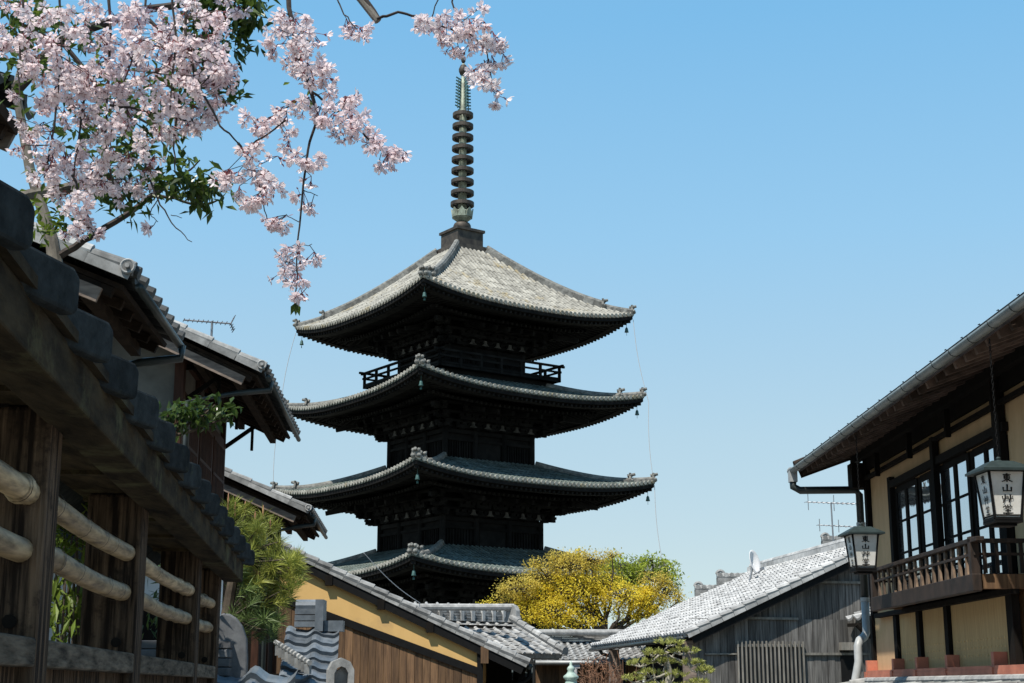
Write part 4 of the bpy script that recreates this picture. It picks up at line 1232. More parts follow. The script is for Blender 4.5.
# window: six sashes with bars, panes reflecting the lane
sash_y = [16.42 + (20.92 - 16.42) * k / 4 for k in range(5)]
for k in range(4):
    y0, y1 = sash_y[k], sash_y[k + 1]; yc = (y0 + y1) / 2; hw = (y1 - y0) / 2
    off = .0 if k % 2 else .02
    m_ = MB()
    for q in (-1, 1): m_.obox(Q(WX, yc + q * (hw - .05), 1.92) - RN * off, RD * .05, RN * .010, UP * .80, .5)
    for h in (1.16, 2.70): m_.obox(Q(WX, yc, h) - RN * off, RD * (hw - .10), RN * .010, UP * .05, .5)
    for h in (1.46, 1.80, 2.24): m_.obox(Q(WX, yc, h) - RN * (off - .002), RD * (hw - .10), RN * .008, UP * .014, .5)
    m_.obox(Q(WX, yc, 1.92) - RN * (off - .003), RD * .055, RN * .009, UP * .75, .5)
    w = obj('window', m_, M['dark_wood'], wall)
    m_ = MB(); m_.obox(Q(WX, yc, 1.93) - RN * (off + .004), RD * (hw - .08), RN * .002, UP * .75)
    p = obj('window_pane', m_, M['glass'], w)
m_ = MB(); wquad(m_, WX + .07, 16.15, 20.83, 1.05, 2.74, .03); obj('window_back', m_, M['dark_wood'], wall)
# roof: tiled slope, gutter, rafters, boards
EX, EH = 4.60, 3.335
s_ = (-RN * -1); s_ = (RN - UP * .36).normalized(); n_ = (RN * .36 + UP).normalized()
YE = 22.95
eave0 = Q(EX, Y0, EH)
Lr = YE - Y0; Ls = 4.2
mb = MB(); nc = int(Lr / .275); wave_tiles(mb, eave0 - s_ * Ls, RD, s_, nc, 15, Lr / nc, Ls / 15, amp=.006, step=.015, rnd=rr_)
roof = obj('roof', mb, M['tile_grey'], tea)
mb = MB(); mb.obox(eave0 + RD * (Lr / 2) + s_ * .005 + n_ * .0, RD * (Lr / 2), s_ * .012, n_ * .03); obj('eave_lip', mb, M['tile_dark'], roof)
mb = MB()   # snow guards: small hooks in a row near the eave
for k in range(int(Lr / .56)):
    p = eave0 - s_ * .10 + RD * (.3 + .56 * k) + n_ * .02
    mb.tube([p, p + n_ * .055, p + n_ * .055 + RD * .04], .006, 5)
obj('snow_guards', mb, M['black_paint'], roof)
mb = MB(); gc = eave0 + s_ * .07 - UP * .045
def halfpipe(mb, p, d, L, r, n=10, seg=14):
    u = V(d.y, -d.x, 0); vs = []; fs = []
    for k in range(seg + 1):
        for j in range(n + 1):
            a = math.pi + math.pi * j / n
            vs.append(p + d * (L * k / seg) + u * (math.cos(a) * r) + UP * (math.sin(a) * r))
    for k in range(seg):
        for j in range(n): fs.append((k*(n+1)+j, k*(n+1)+j+1, (k+1)*(n+1)+j+1, (k+1)*(n+1)+j))
    mb.add(vs, fs)
halfpipe(mb, gc, RD, Lr, .058)
gut = obj('gutter', mb, M['gutter_pale'], tea, smooth=True)
sm = gut.modifiers.new('thickness', 'SOLIDIFY'); sm.thickness = .004
for k in range(27):
    mb = MB(); p = gc + RD * (.2 + (Lr - .3) * k / 26)
    pts = [p + V(math.cos(a) * .063, 0, math.sin(a) * .063) for a in [math.pi + math.pi * j / 8 for j in range(9)]]
    mb.tube([p - s_ * .1 + UP * .06] + pts + [pts[-1] + UP * .05], .0055, 5, tint=.2)
    obj('gutter_bracket', mb, M['gutter'], gut)
mb = MB(); e = gc + RD * (Lr + .002); mb.tube([e - RD * .01, e + RD * .02], .061, 12)
mb.obox(e - UP * .10 - RD * .12, RD * .07, RN * .06, UP * .09, .5); obj('gutter_outlet', mb, M['pipe_grey'], gut)
mb = MB()
mb.obox(eave0 - s_ * (Ls / 2 + .04) + RD * (Lr / 2) - n_ * .055, RD * (Lr / 2 - .03), s_ * (Ls / 2 - .06), n_ * .012, .5)
mb.obox(eave0 - s_ * .03 + RD * (Lr / 2) - n_ * .05, RD * (Lr / 2 - .01), s_ * .012, n_ * .055, .3)
obj('soffit_boards', mb, M['eave_warm'], roof)
nrf = int(Lr / .34)
mb = MB()
for k in range(nrf + 1):
    p = eave0 + RD * (.06 + (Lr - .12) * k / nrf) - n_ * .12
    mb.bar(p - s_ * .06, p - s_ * 1.5, .065, .10, n_, rr_.random())
obj('rafters', mb, M['eave_warm'], roof)
# far verge
mb = MB(); vE = eave0 + RD * Lr
mb.obox(vE - s_ * (Ls / 2) - n_ * .12 - RD * .03, s_ * (Ls / 2 - .02), RD * .018, n_ * .08)
for k in range(12): mb.tube([vE - s_ * (Ls * k / 12) + n_ * .03, vE - s_ * (Ls * (k + 1) / 12) + n_ * .045], .06, 8, tint=rr_.random())
obj('verge_board', mb, M['eave_wood'], roof)
mb = MB(); mb.bar(Q(5.5, 22.9, 3.42), Q(5.5, 7, 3.42), .10, .12); obj('eave_purlin', mb, M['dark_wood'], roof)
mb = MB(); c = Q(5.5, 22.5, 3.12); mb.obox(c, RD * .14, RN * .16, UP * .19); obj('purlin_block', mb, M['dark_wood'], roof)
# downpipe
mb = MB()
g0 = gc + RD * (Lr - .12) - UP * .16
pc = V(Q(5.50, 22.62, 0).x, 22.62, 0)
def PC(h): return V(pc.x, pc.y, EYE + h)
mb.tube([g0, g0 - UP * .10, g0 - UP * .16 + V(.10, -.02, 0), PC(2.92) - V(.06, 0, -.01), PC(2.86), PC(1.25)], .058, 12)
dp = obj('downpipe', mb, M['gutter'], tea, smooth=True)
mb = MB()
mb.tube([PC(1.27), PC(.80), PC(.72) - V(.05, .05, 0), PC(.66) - V(.16, .2, 0), PC(.58) - V(.20, .25, 0), PC(.35) - V(.20, .25, 0), PC(.1) - V(.27, .3, 0), PC(-.3) - V(.27, .3, 0)], .062, 12)
obj('downpipe_foot', mb, M['pipe_grey'], dp, smooth=True)
mb = MB()
for h in (1.27, 2.4): mb.tube([PC(h - .03), PC(h + .03)], .070, 12)
obj('pipe_collar', mb, M['pipe_grey'], dp)
# balcony
BX, BY0, BY1 = 5.0, 15.68, 20.05
mb = MB()
mb.obox(Q(BX, (BY0 + BY1) / 2, 1.06), RD * ((BY1 - BY0) / 2), RN * .05, UP * .09)
bal = obj('balcony', mb, M['balcony_wood'], tea, bevel=.008)
mb = MB(); mb.obox(Q((BX + WX) / 2 + .02, (BY0 + BY1) / 2, 1.13), RD * ((BY1 - BY0) / 2 - .02), RN * ((WX - BX) / 2 - .06), UP * .02)
obj('balcony_floor', mb, M['balcony_wood'], bal)
for y in (BY0 + .06, BY1 - .06):
    mb = MB(); mb.obox(Q((BX + WX) / 2 + .03, y, 1.07), RD * .05, RN * ((WX - BX) / 2 - .04), UP * .075); obj('end_beam', mb, M['board_brown'], bal)
mb = MB(); mb.obox(Q(BX, (BY0 + BY1) / 2 - .05, 1.50), RD * ((BY1 - BY0) / 2 + .14), RN * .045, UP * .024)
obj('handrail', mb, M['balcony_wood'], bal, bevel=.006)
mb = MB(); mb.obox(Q(BX, (BY0 + BY1) / 2, 1.36), RD * ((BY1 - BY0) / 2), RN * .018, UP * .014); obj('middle_rail', mb, M['balcony_wood'], bal)
for y in (BY0 + .08, BY1 - .08):
    mb = MB(); mb.obox(Q((BX + WX) / 2, y, 1.50), RD * .035, RN * ((WX - BX) / 2 - .05), UP * .022); mb.obox(Q((BX + WX) / 2, y, 1.36), RD * .014, RN * ((WX - BX) / 2 - .02), UP * .014)
    for q in range(4): mb.obox(Q(BX + .12 + .13 * q, y, 1.32), RD * .012, RN * .02, UP * .16, rr_.random())
    obj('side_rail', mb, M['balcony_wood'], bal)
prof = [(-.05, 0), (.05, 0), (.035, .06), (.016, .14), (.02, .20), (.036, .25), (.036, .30), (.022, .33), (-.022, .33), (-.036, .30), (-.036, .25), (-.02, .20), (-.016, .14), (-.035, .06)]
nb = 18
for k in range(nb):
    y = lerp(BY0 + .06, BY1 - .06, k / (nb - 1)); mb = MB()
    if k in (0, nb - 1): mb.obox(Q(BX, y, 1.34), RD * .045, RN * .045, UP * .20); obj('rail_post', mb, M['balcony_wood'], bal)
    else: mb.prism(prof, Q(BX, y, 1.148), RD, UP, RN * .014, rr_.random()); obj('baluster', mb, M['baluster'], bal)
# lower wall: reed screens between dark posts, red copper ledge, pent roof
LX = 5.45
for (y0, y1) in ((16.03, 18.13), (18.31, 19.36), (19.54, 20.49), (20.67, 21.83)):
    mb = MB(); mb.obox(Q(LX, (y0 + y1) / 2, .58) , RD * ((y1 - y0) / 2), RN * .012, UP * .40)
    if y0 < 20.5:
        for r in range(3):
            for q in range(int((y1 - y0) / .12)):
                mb.obox(Q(LX, y0 + .10 + .12 * q, .34 + .085 * r) + RN * .013, RD * .014, RN * .003, UP * .012, 1.0)  # pale beads stand in for lit gaps, their light put into the tint
        obj('reed_screen', mb, M['screen'], wall)
    else: obj('wall_panel', mb, M['plaster_tan'], wall)
mb = MB()
for (y, w) in ((15.92, .20), (18.22, .15), (19.45, .15), (20.58, .16), (21.9, .12)):
    post(mb, y, w, .15, 1.0, X=LX, out=.02)
mb.obox(Q(LX - .06, 18.6, .975), RD * 2.9, RN * .05, UP * .03)
obj('lower_posts', mb, M['dark_wood'], wall)
mb = MB(); mb.obox(Q(5.36, 14.7, .185), RD * 7.15, RN * .085, UP * .03); mb.obox(Q(5.29, 14.7, .13), RD * 7.15, RN * .02, UP * .045)
ledge = obj('copper_ledge', mb, M['red_trim'], tea)
for y in (21.85, 20.4, 19.25, 17.95, 16.25, 14.6):
    mb = MB(); mb.obox(Q(5.36, y, .275), RD * .045, RN * .075, UP * .085); mb.obox(Q(5.285, y, .145), RD * .05, RN * .03, UP * .055); obj('ledge_bracket', mb, M['red_trim'], ledge)
mb = MB(); ps = (RN - UP * .22).normalized(); pn = (RN * .22 + UP).normalized()
p0 = Q(5.26, 7.5, .035)
wave_tiles(mb, p0, RD, ps, 52, 4, .272, .27, rnd=rr_, amp=.022)
pr = obj('pent_roof', mb, M['tile_grey'], tea)
mb = MB()
vE = p0 + RD * (52 * .272)
for k in range(4): mb.tube([vE + ps * (.27 * k) + pn * .03, vE + ps * (.27 * (k + 1)) + pn * .05], .06, 8, tint=rr_.random())
for k in range(53):
    p = p0 + RD * (.272 * k) + ps * 1.08; mb.tube([p - ps * .02 + pn * .04, p + ps * .03 + pn * .04], .05, 8, tint=rr_.random())
mb.tube([p0 - UP * .0 + RN * .03 + pn * .04, p0 + RD * (52 * .272) + RN * .03 + pn * .04], .045, 8, tint=.8)
obj('verge_tiles', mb, M['tile_grey'], pr)
mb = MB(); mb.obox(p0 + RD * 7.07 + ps * .52 - pn * .06, RD * 7.05, ps * .5, pn * .02); obj('pent_boards', mb, M['eave_wood'], pr)

# ------------------------------------------------------------------ hanging lanterns with brushed characters
GL = {
 'east': [([(.15,.82),(.85,.84)],.09), ([(.26,.68),(.27,.36)],.08), ([(.24,.67),(.76,.69),(.73,.36)],.09), ([(.28,.52),(.72,.53)],.07), ([(.28,.38),(.72,.38)],.07), ([(.5,1.0),(.5,.0)],.11), ([(.46,.36),(.30,.18),(.05,.05)],.09), ([(.54,.36),(.72,.18),(.98,.06)],.11)],
 'mountain': [([(.5,.92),(.5,.22)],.12), ([(.14,.62),(.16,.20),(.86,.22)],.11), ([(.86,.64),(.85,.12)],.11)],
 'grass': [([(.30,.98),(.29,.5),(.12,.02)],.10), ([(.06,.78),(.08,.46),(.46,.50),(.46,.80)],.08), ([(.76,.98),(.74,.5),(.62,.05)],.10), ([(.56,.76),(.57,.46),(.95,.50),(.94,.80)],.08)],
 'hall': [([(.5,1.0),(.5,.84)],.09), ([(.24,.96),(.33,.85)],.08), ([(.78,.97),(.68,.85)],.08), ([(.10,.64),(.12,.79),(.90,.80),(.84,.66)],.08), ([(.32,.68),(.33,.48)],.07), ([(.31,.67),(.70,.68),(.67,.48)],.07), ([(.34,.50),(.66,.50)],.07), ([(.24,.30),(.78,.32)],.09), ([(.5,.46),(.5,.06)],.10), ([(.06,.04),(.97,.06)],.12)],
}
def brush(mb, O, ax, ay, nrm, w, h):
    for st, wd in st_list(O): pass
def glyph(mb, strokes, O, ax, ay, nrm, sx, sy):
    for k, (pts, wd) in enumerate(strokes):
        P2 = [Vector((x, y)) for x, y in pts]
        L = []; Rr = []
        for i, p in enumerate(P2):
            d = (P2[min(i+1, len(P2)-1)] - P2[max(i-1, 0)]).normalized()
            t = i / (len(P2) - 1)
            hw = wd * .74 * (1.0 - .30 * t)
            nn = Vector((-d.y, d.x)); L.append(p + nn * hw); Rr.append(p - nn * hw)
        poly = L + list(reversed(Rr))
        for i in range(len(P2) - 1):
            q = [L[i], L[i+1], Rr[i+1], Rr[i]]
            vs = [O + ax * (v.x * sx) + ay * (v.y * sy) + nrm * (.0012 + .0003 * k) for v in q]
            mb.add(vs, [(3, 2, 1, 0)] if ax.cross(ay).dot(nrm) < 0 else [(0, 1, 2, 3)])
lant = None
def make_lantern(c, label):
    """c = centre of the lantern's bottom"""
    root = thing('hanging_lantern', label, 'lantern', c, 'white paper lanterns under the eave')
    H_, tw, bw = .43, .165, .122
    rot = Matrix.Rotation(R(4), 3, 'Z')
    X = rot @ V(1, 0, 0); Yv = rot @ V(0, 1, 0)
    def crn(sx, sy, t, e=0): w = lerp(bw, tw, t) + e; return c + X * (sx * w) + Yv * (sy * w) + UP * (t * H_ + .035)
    fr = MB()
    for sx in (-1, 1):
        for sy in (-1, 1): fr.bar(crn(sx, sy, 0), crn(sx, sy, 1), .020, .020, Yv)
    for t, h in ((0, .024), (1, .024)):
        for (a, b) in (((-1,-1),(1,-1)), ((1,-1),(1,1)), ((1,1),(-1,1)), ((-1,1),(-1,-1))):
            fr.bar(crn(*a, t), crn(*b, t), .03, h)
    fr.obox(c + UP * .012, X * (bw + .012), Yv * (bw + .012), UP * .014)
    fr.obox(c - UP * .016, X * (bw - .03), Yv * (bw - .03), UP * .012)
    obj('frame', fr, M['black_paint'], root)
    for (nrm, ax) in ((-Yv, X), (Yv, -X), (-X, -Yv), (X, Yv)):
        pm = MB()
        def pt(u, t): return c + ax * (u * (lerp(bw, tw, t) - .008)) + nrm * (lerp(bw, tw, t) - .004) + UP * (t * H_ + .035)
        pm.quad(pt(-1, 0), pt(1, 0), pt(1, 1), pt(-1, 1))
        pan = obj('panel', pm, M['paper'], root)
        ink = MB(); slope = (UP * H_ + nrm * (tw - bw)).normalized(); n2 = ax.cross(slope).normalized()
        if n2.dot(nrm) < 0: n2 = -n2
        sz = .096
        for k, ch in enumerate(('east', 'mountain', 'grass', 'hall')):
            y = H_ - .012 - (k + 1) * .094
            O = c + UP * .035 + nrm * bw + slope * y - ax * (.053) + n2 * .001
            glyph(ink, GL[ch], O, ax, slope, n2, .106, .080)
        obj('lettering', ink, M['ink'], pan)
        bt_ = MB(); bt_.bar(pt(-.96, .07) + n2 * .004, pt(.96, .07) + n2 * .004, .008, .012); obj('panel_bar', bt_, M['black_paint'], pan)
    cap = MB(); z0 = H_ + .05
    e_ = .235
    base = [c + X * (sx * e_) + Yv * (sy * e_) + UP * z0 for sx, sy in ((-1,-1),(1,-1),(1,1),(-1,1))]
    mid = [c + X * (sx * .10) + Yv * (sy * .10) + UP * (z0 + .08) for sx, sy in ((-1,-1),(1,-1),(1,1),(-1,1))]
    low = [p - UP * .022 for p in base]
    cap.add(base + mid + low, [(0,1,5,4),(1,2,6,5),(2,3,7,6),(3,0,4,7),(4,5,6,7),(8,9,1,0),(9,10,2,1),(10,11,3,2),(11,8,0,3),(11,10,9,8)])
    obj('cap', cap, M['lantern_cap'], root)
    kn = MB(); kn.lathe(c + UP * (z0 + .07), [(.05, 0), (.04, .02), (.02, .03), (.025, .045), (.01, .06)], 10); obj('finial', kn, M['lantern_cap'], root)
    ch = MB(); top = EYE + 3.12 - c.z; z = z0 + .12; k = 0
    while z < top:
        u = X if k % 2 else Yv
        pts = [c + u * (.009 * math.cos(a)) + UP * (z + .022 + .022 * math.sin(a)) for a in [2 * math.pi * j / 8 for j in range(9)]]
        ch.tube(pts, .0032, 5, caps=False); z += .036; k += 1
    obj('chain', ch, M['black_paint'], root)
    return root
lc = Q(4.56, 13.45, 1.435)
lant = make_lantern(lc, 'larger nearer white lantern with black brush characters, hanging before the window post')
lc2 = Q(4.58, 18.85, 1.405)
dup(lant, lc2 - lc, 'farther white lantern with black brush characters, hanging beside the downpipe')
# low grey board panel and pot bracket on the balcony house corner
# ------------------------------------------------------------------ weathered board house (middle right)
YB = 31.0
wh = thing('board_house', 'weathered grey board house with a pale tiled roof sloping to the lane', 'house', V(6, YB + 3, gz(YB)))
def HB(px, py, Y=YB): return P(px, py, Y)
RA = V(-.139, .990, 0).normalized(); RE = V(RA.y, -RA.x, 0)     # along the eave (away), and up the slope in plan
e0 = HB(687, 634); e1 = HB(850, 556, YB + .55)
pit = (e1.z - e0.z) / ((e1 - e0).dot(RE))
s_ = (-RE - UP * pit).normalized(); n_ = (UP - RE * pit).normalized()
Ls = (e1 - e0).dot(RE) * math.sqrt(1 + pit * pit) + .95; top = e0 - s_ * Ls
mb = MB(); Lh = 10.0; nc = 36; nr = int(Ls / .24)
wave_tiles(mb, top, RA, s_, nc, nr, Lh / nc, Ls / nr, amp=.036, step=.04, rnd=rr_, seg=7)
rf_ = obj('roof', mb, M['tile_pale'], wh)
mb = MB(); nv = int(Ls / .26)
for k in range(nv):
    p0, p1 = top + s_ * (Ls * k / nv), top + s_ * (Ls * (k + 1) / nv + .02)
    mb.tube([p0 + n_ * .02, p1 + n_ * .05], [.06, .065], 8, tint=rr_.random())
    mb.obox((p0 + p1) / 2 - n_ * .04 - RA * .035, s_ * (Ls / nv / 2 - .004), RA * .012, n_ * .045, rr_.random())
obj('verge_tiles', mb, M['tile_pale'], rf_)
mb = MB()
for k in range(nc + 1):
    p = e0 + RA * (Lh * k / nc); mb.tube([p - s_ * .03 + n_ * .05, p + s_ * .05 + n_ * .05], .06, 8, tint=rr_.random())
    mb.obox(p + RA * (Lh / nc / 2) + s_ * .012 - n_ * .01, RA * .11, s_ * .012, n_ * .045, rr_.random())
obj('eave_tiles', mb, M['tile_pale'], rf_)
mb = MB()
for k in range(int(Lh / .3)):
    p0 = top + RA * (.3 * k); mb.bar(p0 + UP * .06, p0 + RA * .29 + UP * .06, .26, .14, tint=rr_.random()); mb.tube([p0 + UP * .16, p0 + RA * .29 + UP * .16], .08, 8, tint=rr_.random())
obj('ridge', mb, M['tile_pale'], rf_)
mb = MB(); s2 = (RE - UP * pit).normalized(); mb.quad(top, top + RA * Lh, top + RA * Lh + s2 * 4, top + s2 * 4); obj('rear_slope', mb, M['tile_grey'], rf_)
mb = MB(); mb.obox(top + s_ * (Ls / 2) - n_ * .165 + RA * .03, s_ * (Ls / 2 - .06), RA * .025, n_ * .075)
mb.obox(top + s_ * (Ls / 2) - n_ * .11 + RA * (Lh / 2), s_ * (Ls / 2 - .06), RA * (Lh / 2 - .05), n_ * .03)
obj('verge_board', mb, M['black_paint'], rf_)
mb = MB(); p = e0 + s_ * .10 - UP * .05; mb.tube([p, p + RA * Lh], .05, 8); obj('gutter', mb, M['gutter'], wh, smooth=True)
mb = MB(); p = e0 + RA * (Lh - 1.2); mb.tube([p + s_ * .1 - UP * .06, p - UP * .22, p + RE * .3 - UP * .3, V(p.x + .55, p.y, p.z - .42), V(p.x + .55, p.y, gz(YB))], .045, 8); obj('downpipe', mb, M['gutter'], wh, smooth=True)
zb = gz(YB) - .2
W0 = e0 + RE * .10 + RA * .30                   # foot of the gable wall, street end
WL = (top - e0).dot(RE) - .1
def wp(t, z, out=0.0): q = W0 + RE * t - RA * out; return V(q.x, q.y, z)
def vz(t): return e0.z + (t + .10) * pit - .17
def T(px, py):
    """distance along the gable wall and height of a pixel's ray"""
    r = ray(px, py); o_ = V(0, 0, EYE); k = (W0 - o_).dot(RA) / r.dot(RA); q = o_ + r * k
    return (q - W0).dot(RE), q.z
mb = MB(); D_ = 6.5
def bk(t, z): q = W0 + RE * t + RA * D_; return V(q.x, q.y, z)
mb.quad(wp(.05, zb), wp(WL, zb), wp(WL, vz(WL)), wp(.05, vz(.05)))
mb.quad(bk(.6, zb), wp(.6, zb), wp(.6, vz(.6)), bk(.6, vz(.6)))
mb.quad(wp(WL, zb), bk(WL, zb), bk(WL, vz(WL)), wp(WL, vz(WL)))
mb.quad(bk(WL, zb), bk(.6, zb), bk(.6, vz(.6)), bk(WL, vz(WL)))
ww = obj('wall', mb, M['dark_wood'], wh)
hA = T(730, 619)[1]
mb = MB()
a0, a1 = wp(.05, 0, .01), wp(WL, 0, .01)
board_wall(mb, a0, a1, hA, lambda t: max(hA + .01, vz(lerp(.05, WL, t)) - .02), .15, -RA, .015, rr_)
mb2 = MB(); board_wall(mb2, a0, a1, zb, lambda t: min(hA, vz(lerp(.05, WL, t)) - .02), .15, -RA, .03, rr_)
mb.add(mb2.v, mb2.f); mb.t = mb.t[:len(mb.t) - len(mb2.f)] + mb2.t
obj('boards', mb, M['board_grey'], ww)
mb = MB()
def rl(pa, pb, hh=.05):
    (ta, za), (tb, zb_) = T(*pa), T(*pb); mb.bar(wp(ta, za, .07), wp(tb, zb_, .07), .05, hh, tint=rr_.random())
rl((738, 618), (797, 619)); rl((806, 582), (866, 583)); rl((801, 654), (868, 654)); rl((704, 654), (736, 654), .03)
rl((712, 627), (806, 583), .04)
obj('rails', mb, M['lattice_grey'], ww)
mb = MB(); (xa, zt), (xb, _) = T(736, 641), T(801, 641)
for k in range(17):
    t = lerp(xa, xb, k / 16); q = wp(t, (zb + .6 + zt) / 2, .12); mb.obox(q, RE * .014, RA * .02, UP * ((zt + rr_.uniform(-.02, .02) - zb - .6) / 2), rr_.random())
for z in (zt - .09, zt - 1.0): mb.bar(wp(xa - .03, z, .085), wp(xb + .03, z, .085), .03, .06)
obj('window_lattice', mb, M['lattice_grey'], ww)
mb = MB(); mb.bar(wp(xa + .1, zt - .8, .055), wp(xb - .1, zt - .8, .055), .012, 1.4); obj('window_shutter', mb, M['board_grey'], ww)
mb = MB(); (xa, za) = T(838, 643); mb.obox(wp(xa + .16, za - .07, .14), RE * .16, RA * .09, UP * .08); obj('meter_box', mb, M['lattice_grey'], ww)
mb = MB(); (xa, za) = T(842, 655); mb.obox(wp(xa + .15, za - .4, .05), RE * .2, RA * .012, UP * .4); obj('hatch', mb, M['black_paint'], ww)
for (ra, ) in ((.02,), (7.6,)):
    mb = MB(); q = W0 + RE * .02 + RA * ra; q.z = 0; mb.obox(V(q.x, q.y, (zb + vz(.0)) / 2), RE * .12, RA * .10, UP * ((vz(.0) - zb) / 2)); obj('post', mb, M['barge_wood'], ww)
YWB = YB + .8
# little pale tiled canopy on the board wall, beside the downpipe
cn = thing('canopy', 'small pale tiled canopy sticking out of the grey board wall by the downpipe', 'canopy', P(866, 625, YWB - .3))
mb = MB(); c = P(850, 612, YWB)
cs = (V(0, -1, 0) - UP * .45).normalized()
cs = (V(-.85, -.5, 0).normalized() - UP * .36).normalized()
ca = V(-cs.y, cs.x, 0).normalized() * -1
c1 = P(884, 607, YWB - .2)
wave_tiles(mb, c1 - ca * .9, ca, cs, 5, 3, .26, .25, amp=.04, step=.04, rnd=rr_, seg=7)
cr_ = obj('roof', mb, M['tile_pale'], cn)
mb = MB(); mb.tube([c1 - ca * .9 + UP * .10, c1 + ca * .4 + UP * .10], .09, 8); mb.tube([c1 - ca * .9 + UP * .2, c1 + ca * .4 + UP * .2], .07, 8, tint=1); obj('ridge', mb, M['tile_pale'], cr_)
mb = MB(); q0 = c1 + cs * .7 - UP * .14; mb.bar(q0 - ca * .9, q0 + ca * .4, .06, .07); mb.tube([q0 + V(-.1, 0, 0), q0 + V(.1, 0, -.22), q0 + V(.5, .1, -.32)], .05, 8); obj('bracket', mb, M['dark_wood'], cr_)

# house behind: ridges with comb-like tiles show over the pale roof
bh = thing('tiled_house', 'grey tiled house behind the pale roof, its scalloped ridges just peeking over', 'house', V(7.5, 43, gz(43)))
mb = MB(); zt = P(700, 612, 42).z
xa, xb = P(690, 600, 42).x, P(905, 600, 42).x
mb.box(xa, xb, 41.0, 45.0, gz(43), P(800, 590, 42).z - .6)
bw_ = obj('wall', mb, M['plaster_grey'], bh)
mb = MB()
eL = V(xa - .4, 40.5, P(690, 612, 42).z - .5); sR = (V(-1, 0, 0) - UP * .38).normalized()
tp = V(xb, 40.5, eL.z + (xb - xa + .4) * .38)
wave_tiles(mb, tp, V(0, 1, 0), sR, 16, 24, .3, (tp - eL).length / 24, rnd=rr_)
br_ = obj('roof', mb, M['tile_grey'], bh)
for (pxa, pxb, py) in ((695, 729, 590), (717, 760, 578), (822, 848, 541)):
    mb = MB(); a, b = P(pxa, py, 41), P(pxb, py, 41)
    low = tp.z + (a.x - tp.x) * .38 - .15
    mb.box(a.x, b.x, 40.9, 41.15, min(low, a.z - .2), a.z, .3)
    mb.tube([V(a.x, 41.02, a.z + .04), V(b.x, 41.02, b.z + .04)], .10, 8, tint=.7)
    n = int((b.x - a.x) / .16)
    for k in range(n): mb.tube([V(a.x + .16 * k + .08, 40.92, a.z + .08), V(a.x + .16 * k + .08, 41.12, a.z + .08)], .065, 7, tint=rr_.random())
    pts = [V(a.x + .10 + .10 * math.cos(q), 41.02, a.z + .10 + .10 * math.sin(q)) for q in [R(-60 + 30 * j) for j in range(9)]]
    mb.tube(pts, .045, 7, tint=.5)
    obj('scalloped_ridge', mb, M['tile_grey'], br_)
# satellite dish on the pale roof
sd_ = thing('satellite_dish', 'white satellite dish standing at the edge of the pale tiled roof', 'satellite dish', P(748, 583, 37.2))
c = P(752.5, 563, 37.2); mb = MB()
dn = V(.62, -.75, .28).normalized(); u = dn.cross(UP).normalized(); w = u.cross(dn)
vs = []; fs = []
for r in range(5):
    for j in range(20):
        a = 2 * math.pi * j / 20; rad = .28 * r / 4
        vs.append(c + u * (math.cos(a) * rad * .62) + w * (math.sin(a) * rad * 1.1) + dn * (.10 * (r / 4) ** 2))
for r in range(4):
    for j in range(20): fs.append((r*20+j, r*20+(j+1)%20, (r+1)*20+(j+1)%20, (r+1)*20+j))
mb.add(vs, fs); dsh = obj('dish', mb, M['white_paint'], sd_, smooth=True)
mo = dsh.modifiers.new('thickness', 'SOLIDIFY'); mo.thickness = .015
mb = MB(); mb.tube([P(748, 590, 37.2), c - UP * .1, c - dn * .02], .025, 8); obj('mast', mb, M['metal_pale'], sd_)
mb = MB(); mb.tube([c - UP * .3, c - UP * .28 + dn * .3], .014, 6); mb.obox(c - UP * .25 + dn * .32, u * .03, w * .03, dn * .05); obj('feed_arm', mb, M['metal_pale'], sd_)
# big television aerial behind
ar = thing('television_aerial', 'tall television aerial with two antenna heads, seen left of the far lantern', 'aerial', P(833, 548, 36))
mb = MB(); mb.tube([P(834, 552, 36), P(831, 503, 36)], .02, 6); obj('mast', mb, M['metal_pale'], ar)
for (pxa, pxb, py, n, el) in ((806, 860, 503, 12, 9), (818, 858, 526, 9, 7)):
    mb = MB(); a, b = P(pxa, py - 1, 36.3), P(pxb, py + 1, 35.7); mb.tube([a, b], .012, 5)
    d = (b - a).normalized(); sdv = V(.22, -.95, 0)
    for k in range(n):
        p = a.lerp(b, k / (n - 1)); h = el / FPX * 36 * (.5 + .05 * k)
        mb.tube([p - sdv * h, p + sdv * h], .008, 4)
    for k in (0, 3): 
        p = a.lerp(b, .04 + k * .16); mb.tube([p - UP * (el / FPX * 36 * .9), p + UP * (el / FPX * 36 * .9)], .010, 4)
    obj('antenna_head', mb, M['metal_pale'], ar)
# pale green pointed lantern post in the lane
lp = thing('garden_lantern', 'pale green copper lantern finial on a post at the bottom edge below the golden tree', 'lantern', V(P(571, 683, 24).x, 24, gz(24)))
c = P(571, 671, 24); mb = MB()
mb.lathe(c, [(.22, -.36), (.24, -.30), (.10, -.20), (.085, -.14), (.12, -.11), (.12, -.08), (.07, -.04), (.05, 0), (.065, .03), (.05, .06), (.02, .09), (.025, .11), (.008, .16)], 14)
obj('finial', mb, M['copper_pale'], lp, smooth=True)
mb = MB(); mb.lathe(V(c.x, c.y, 0), [(.17, c.z - .75), (.19, c.z - .36), (.12, c.z - .35)], 8); obj('lamp_body', mb, M['paper'], lp)
mb = MB(); mb.tube([V(c.x, c.y, gz(24)), V(c.x, c.y, c.z - .75)], [.10, .06], 10); obj('post', mb, M['verdigris'], lp)
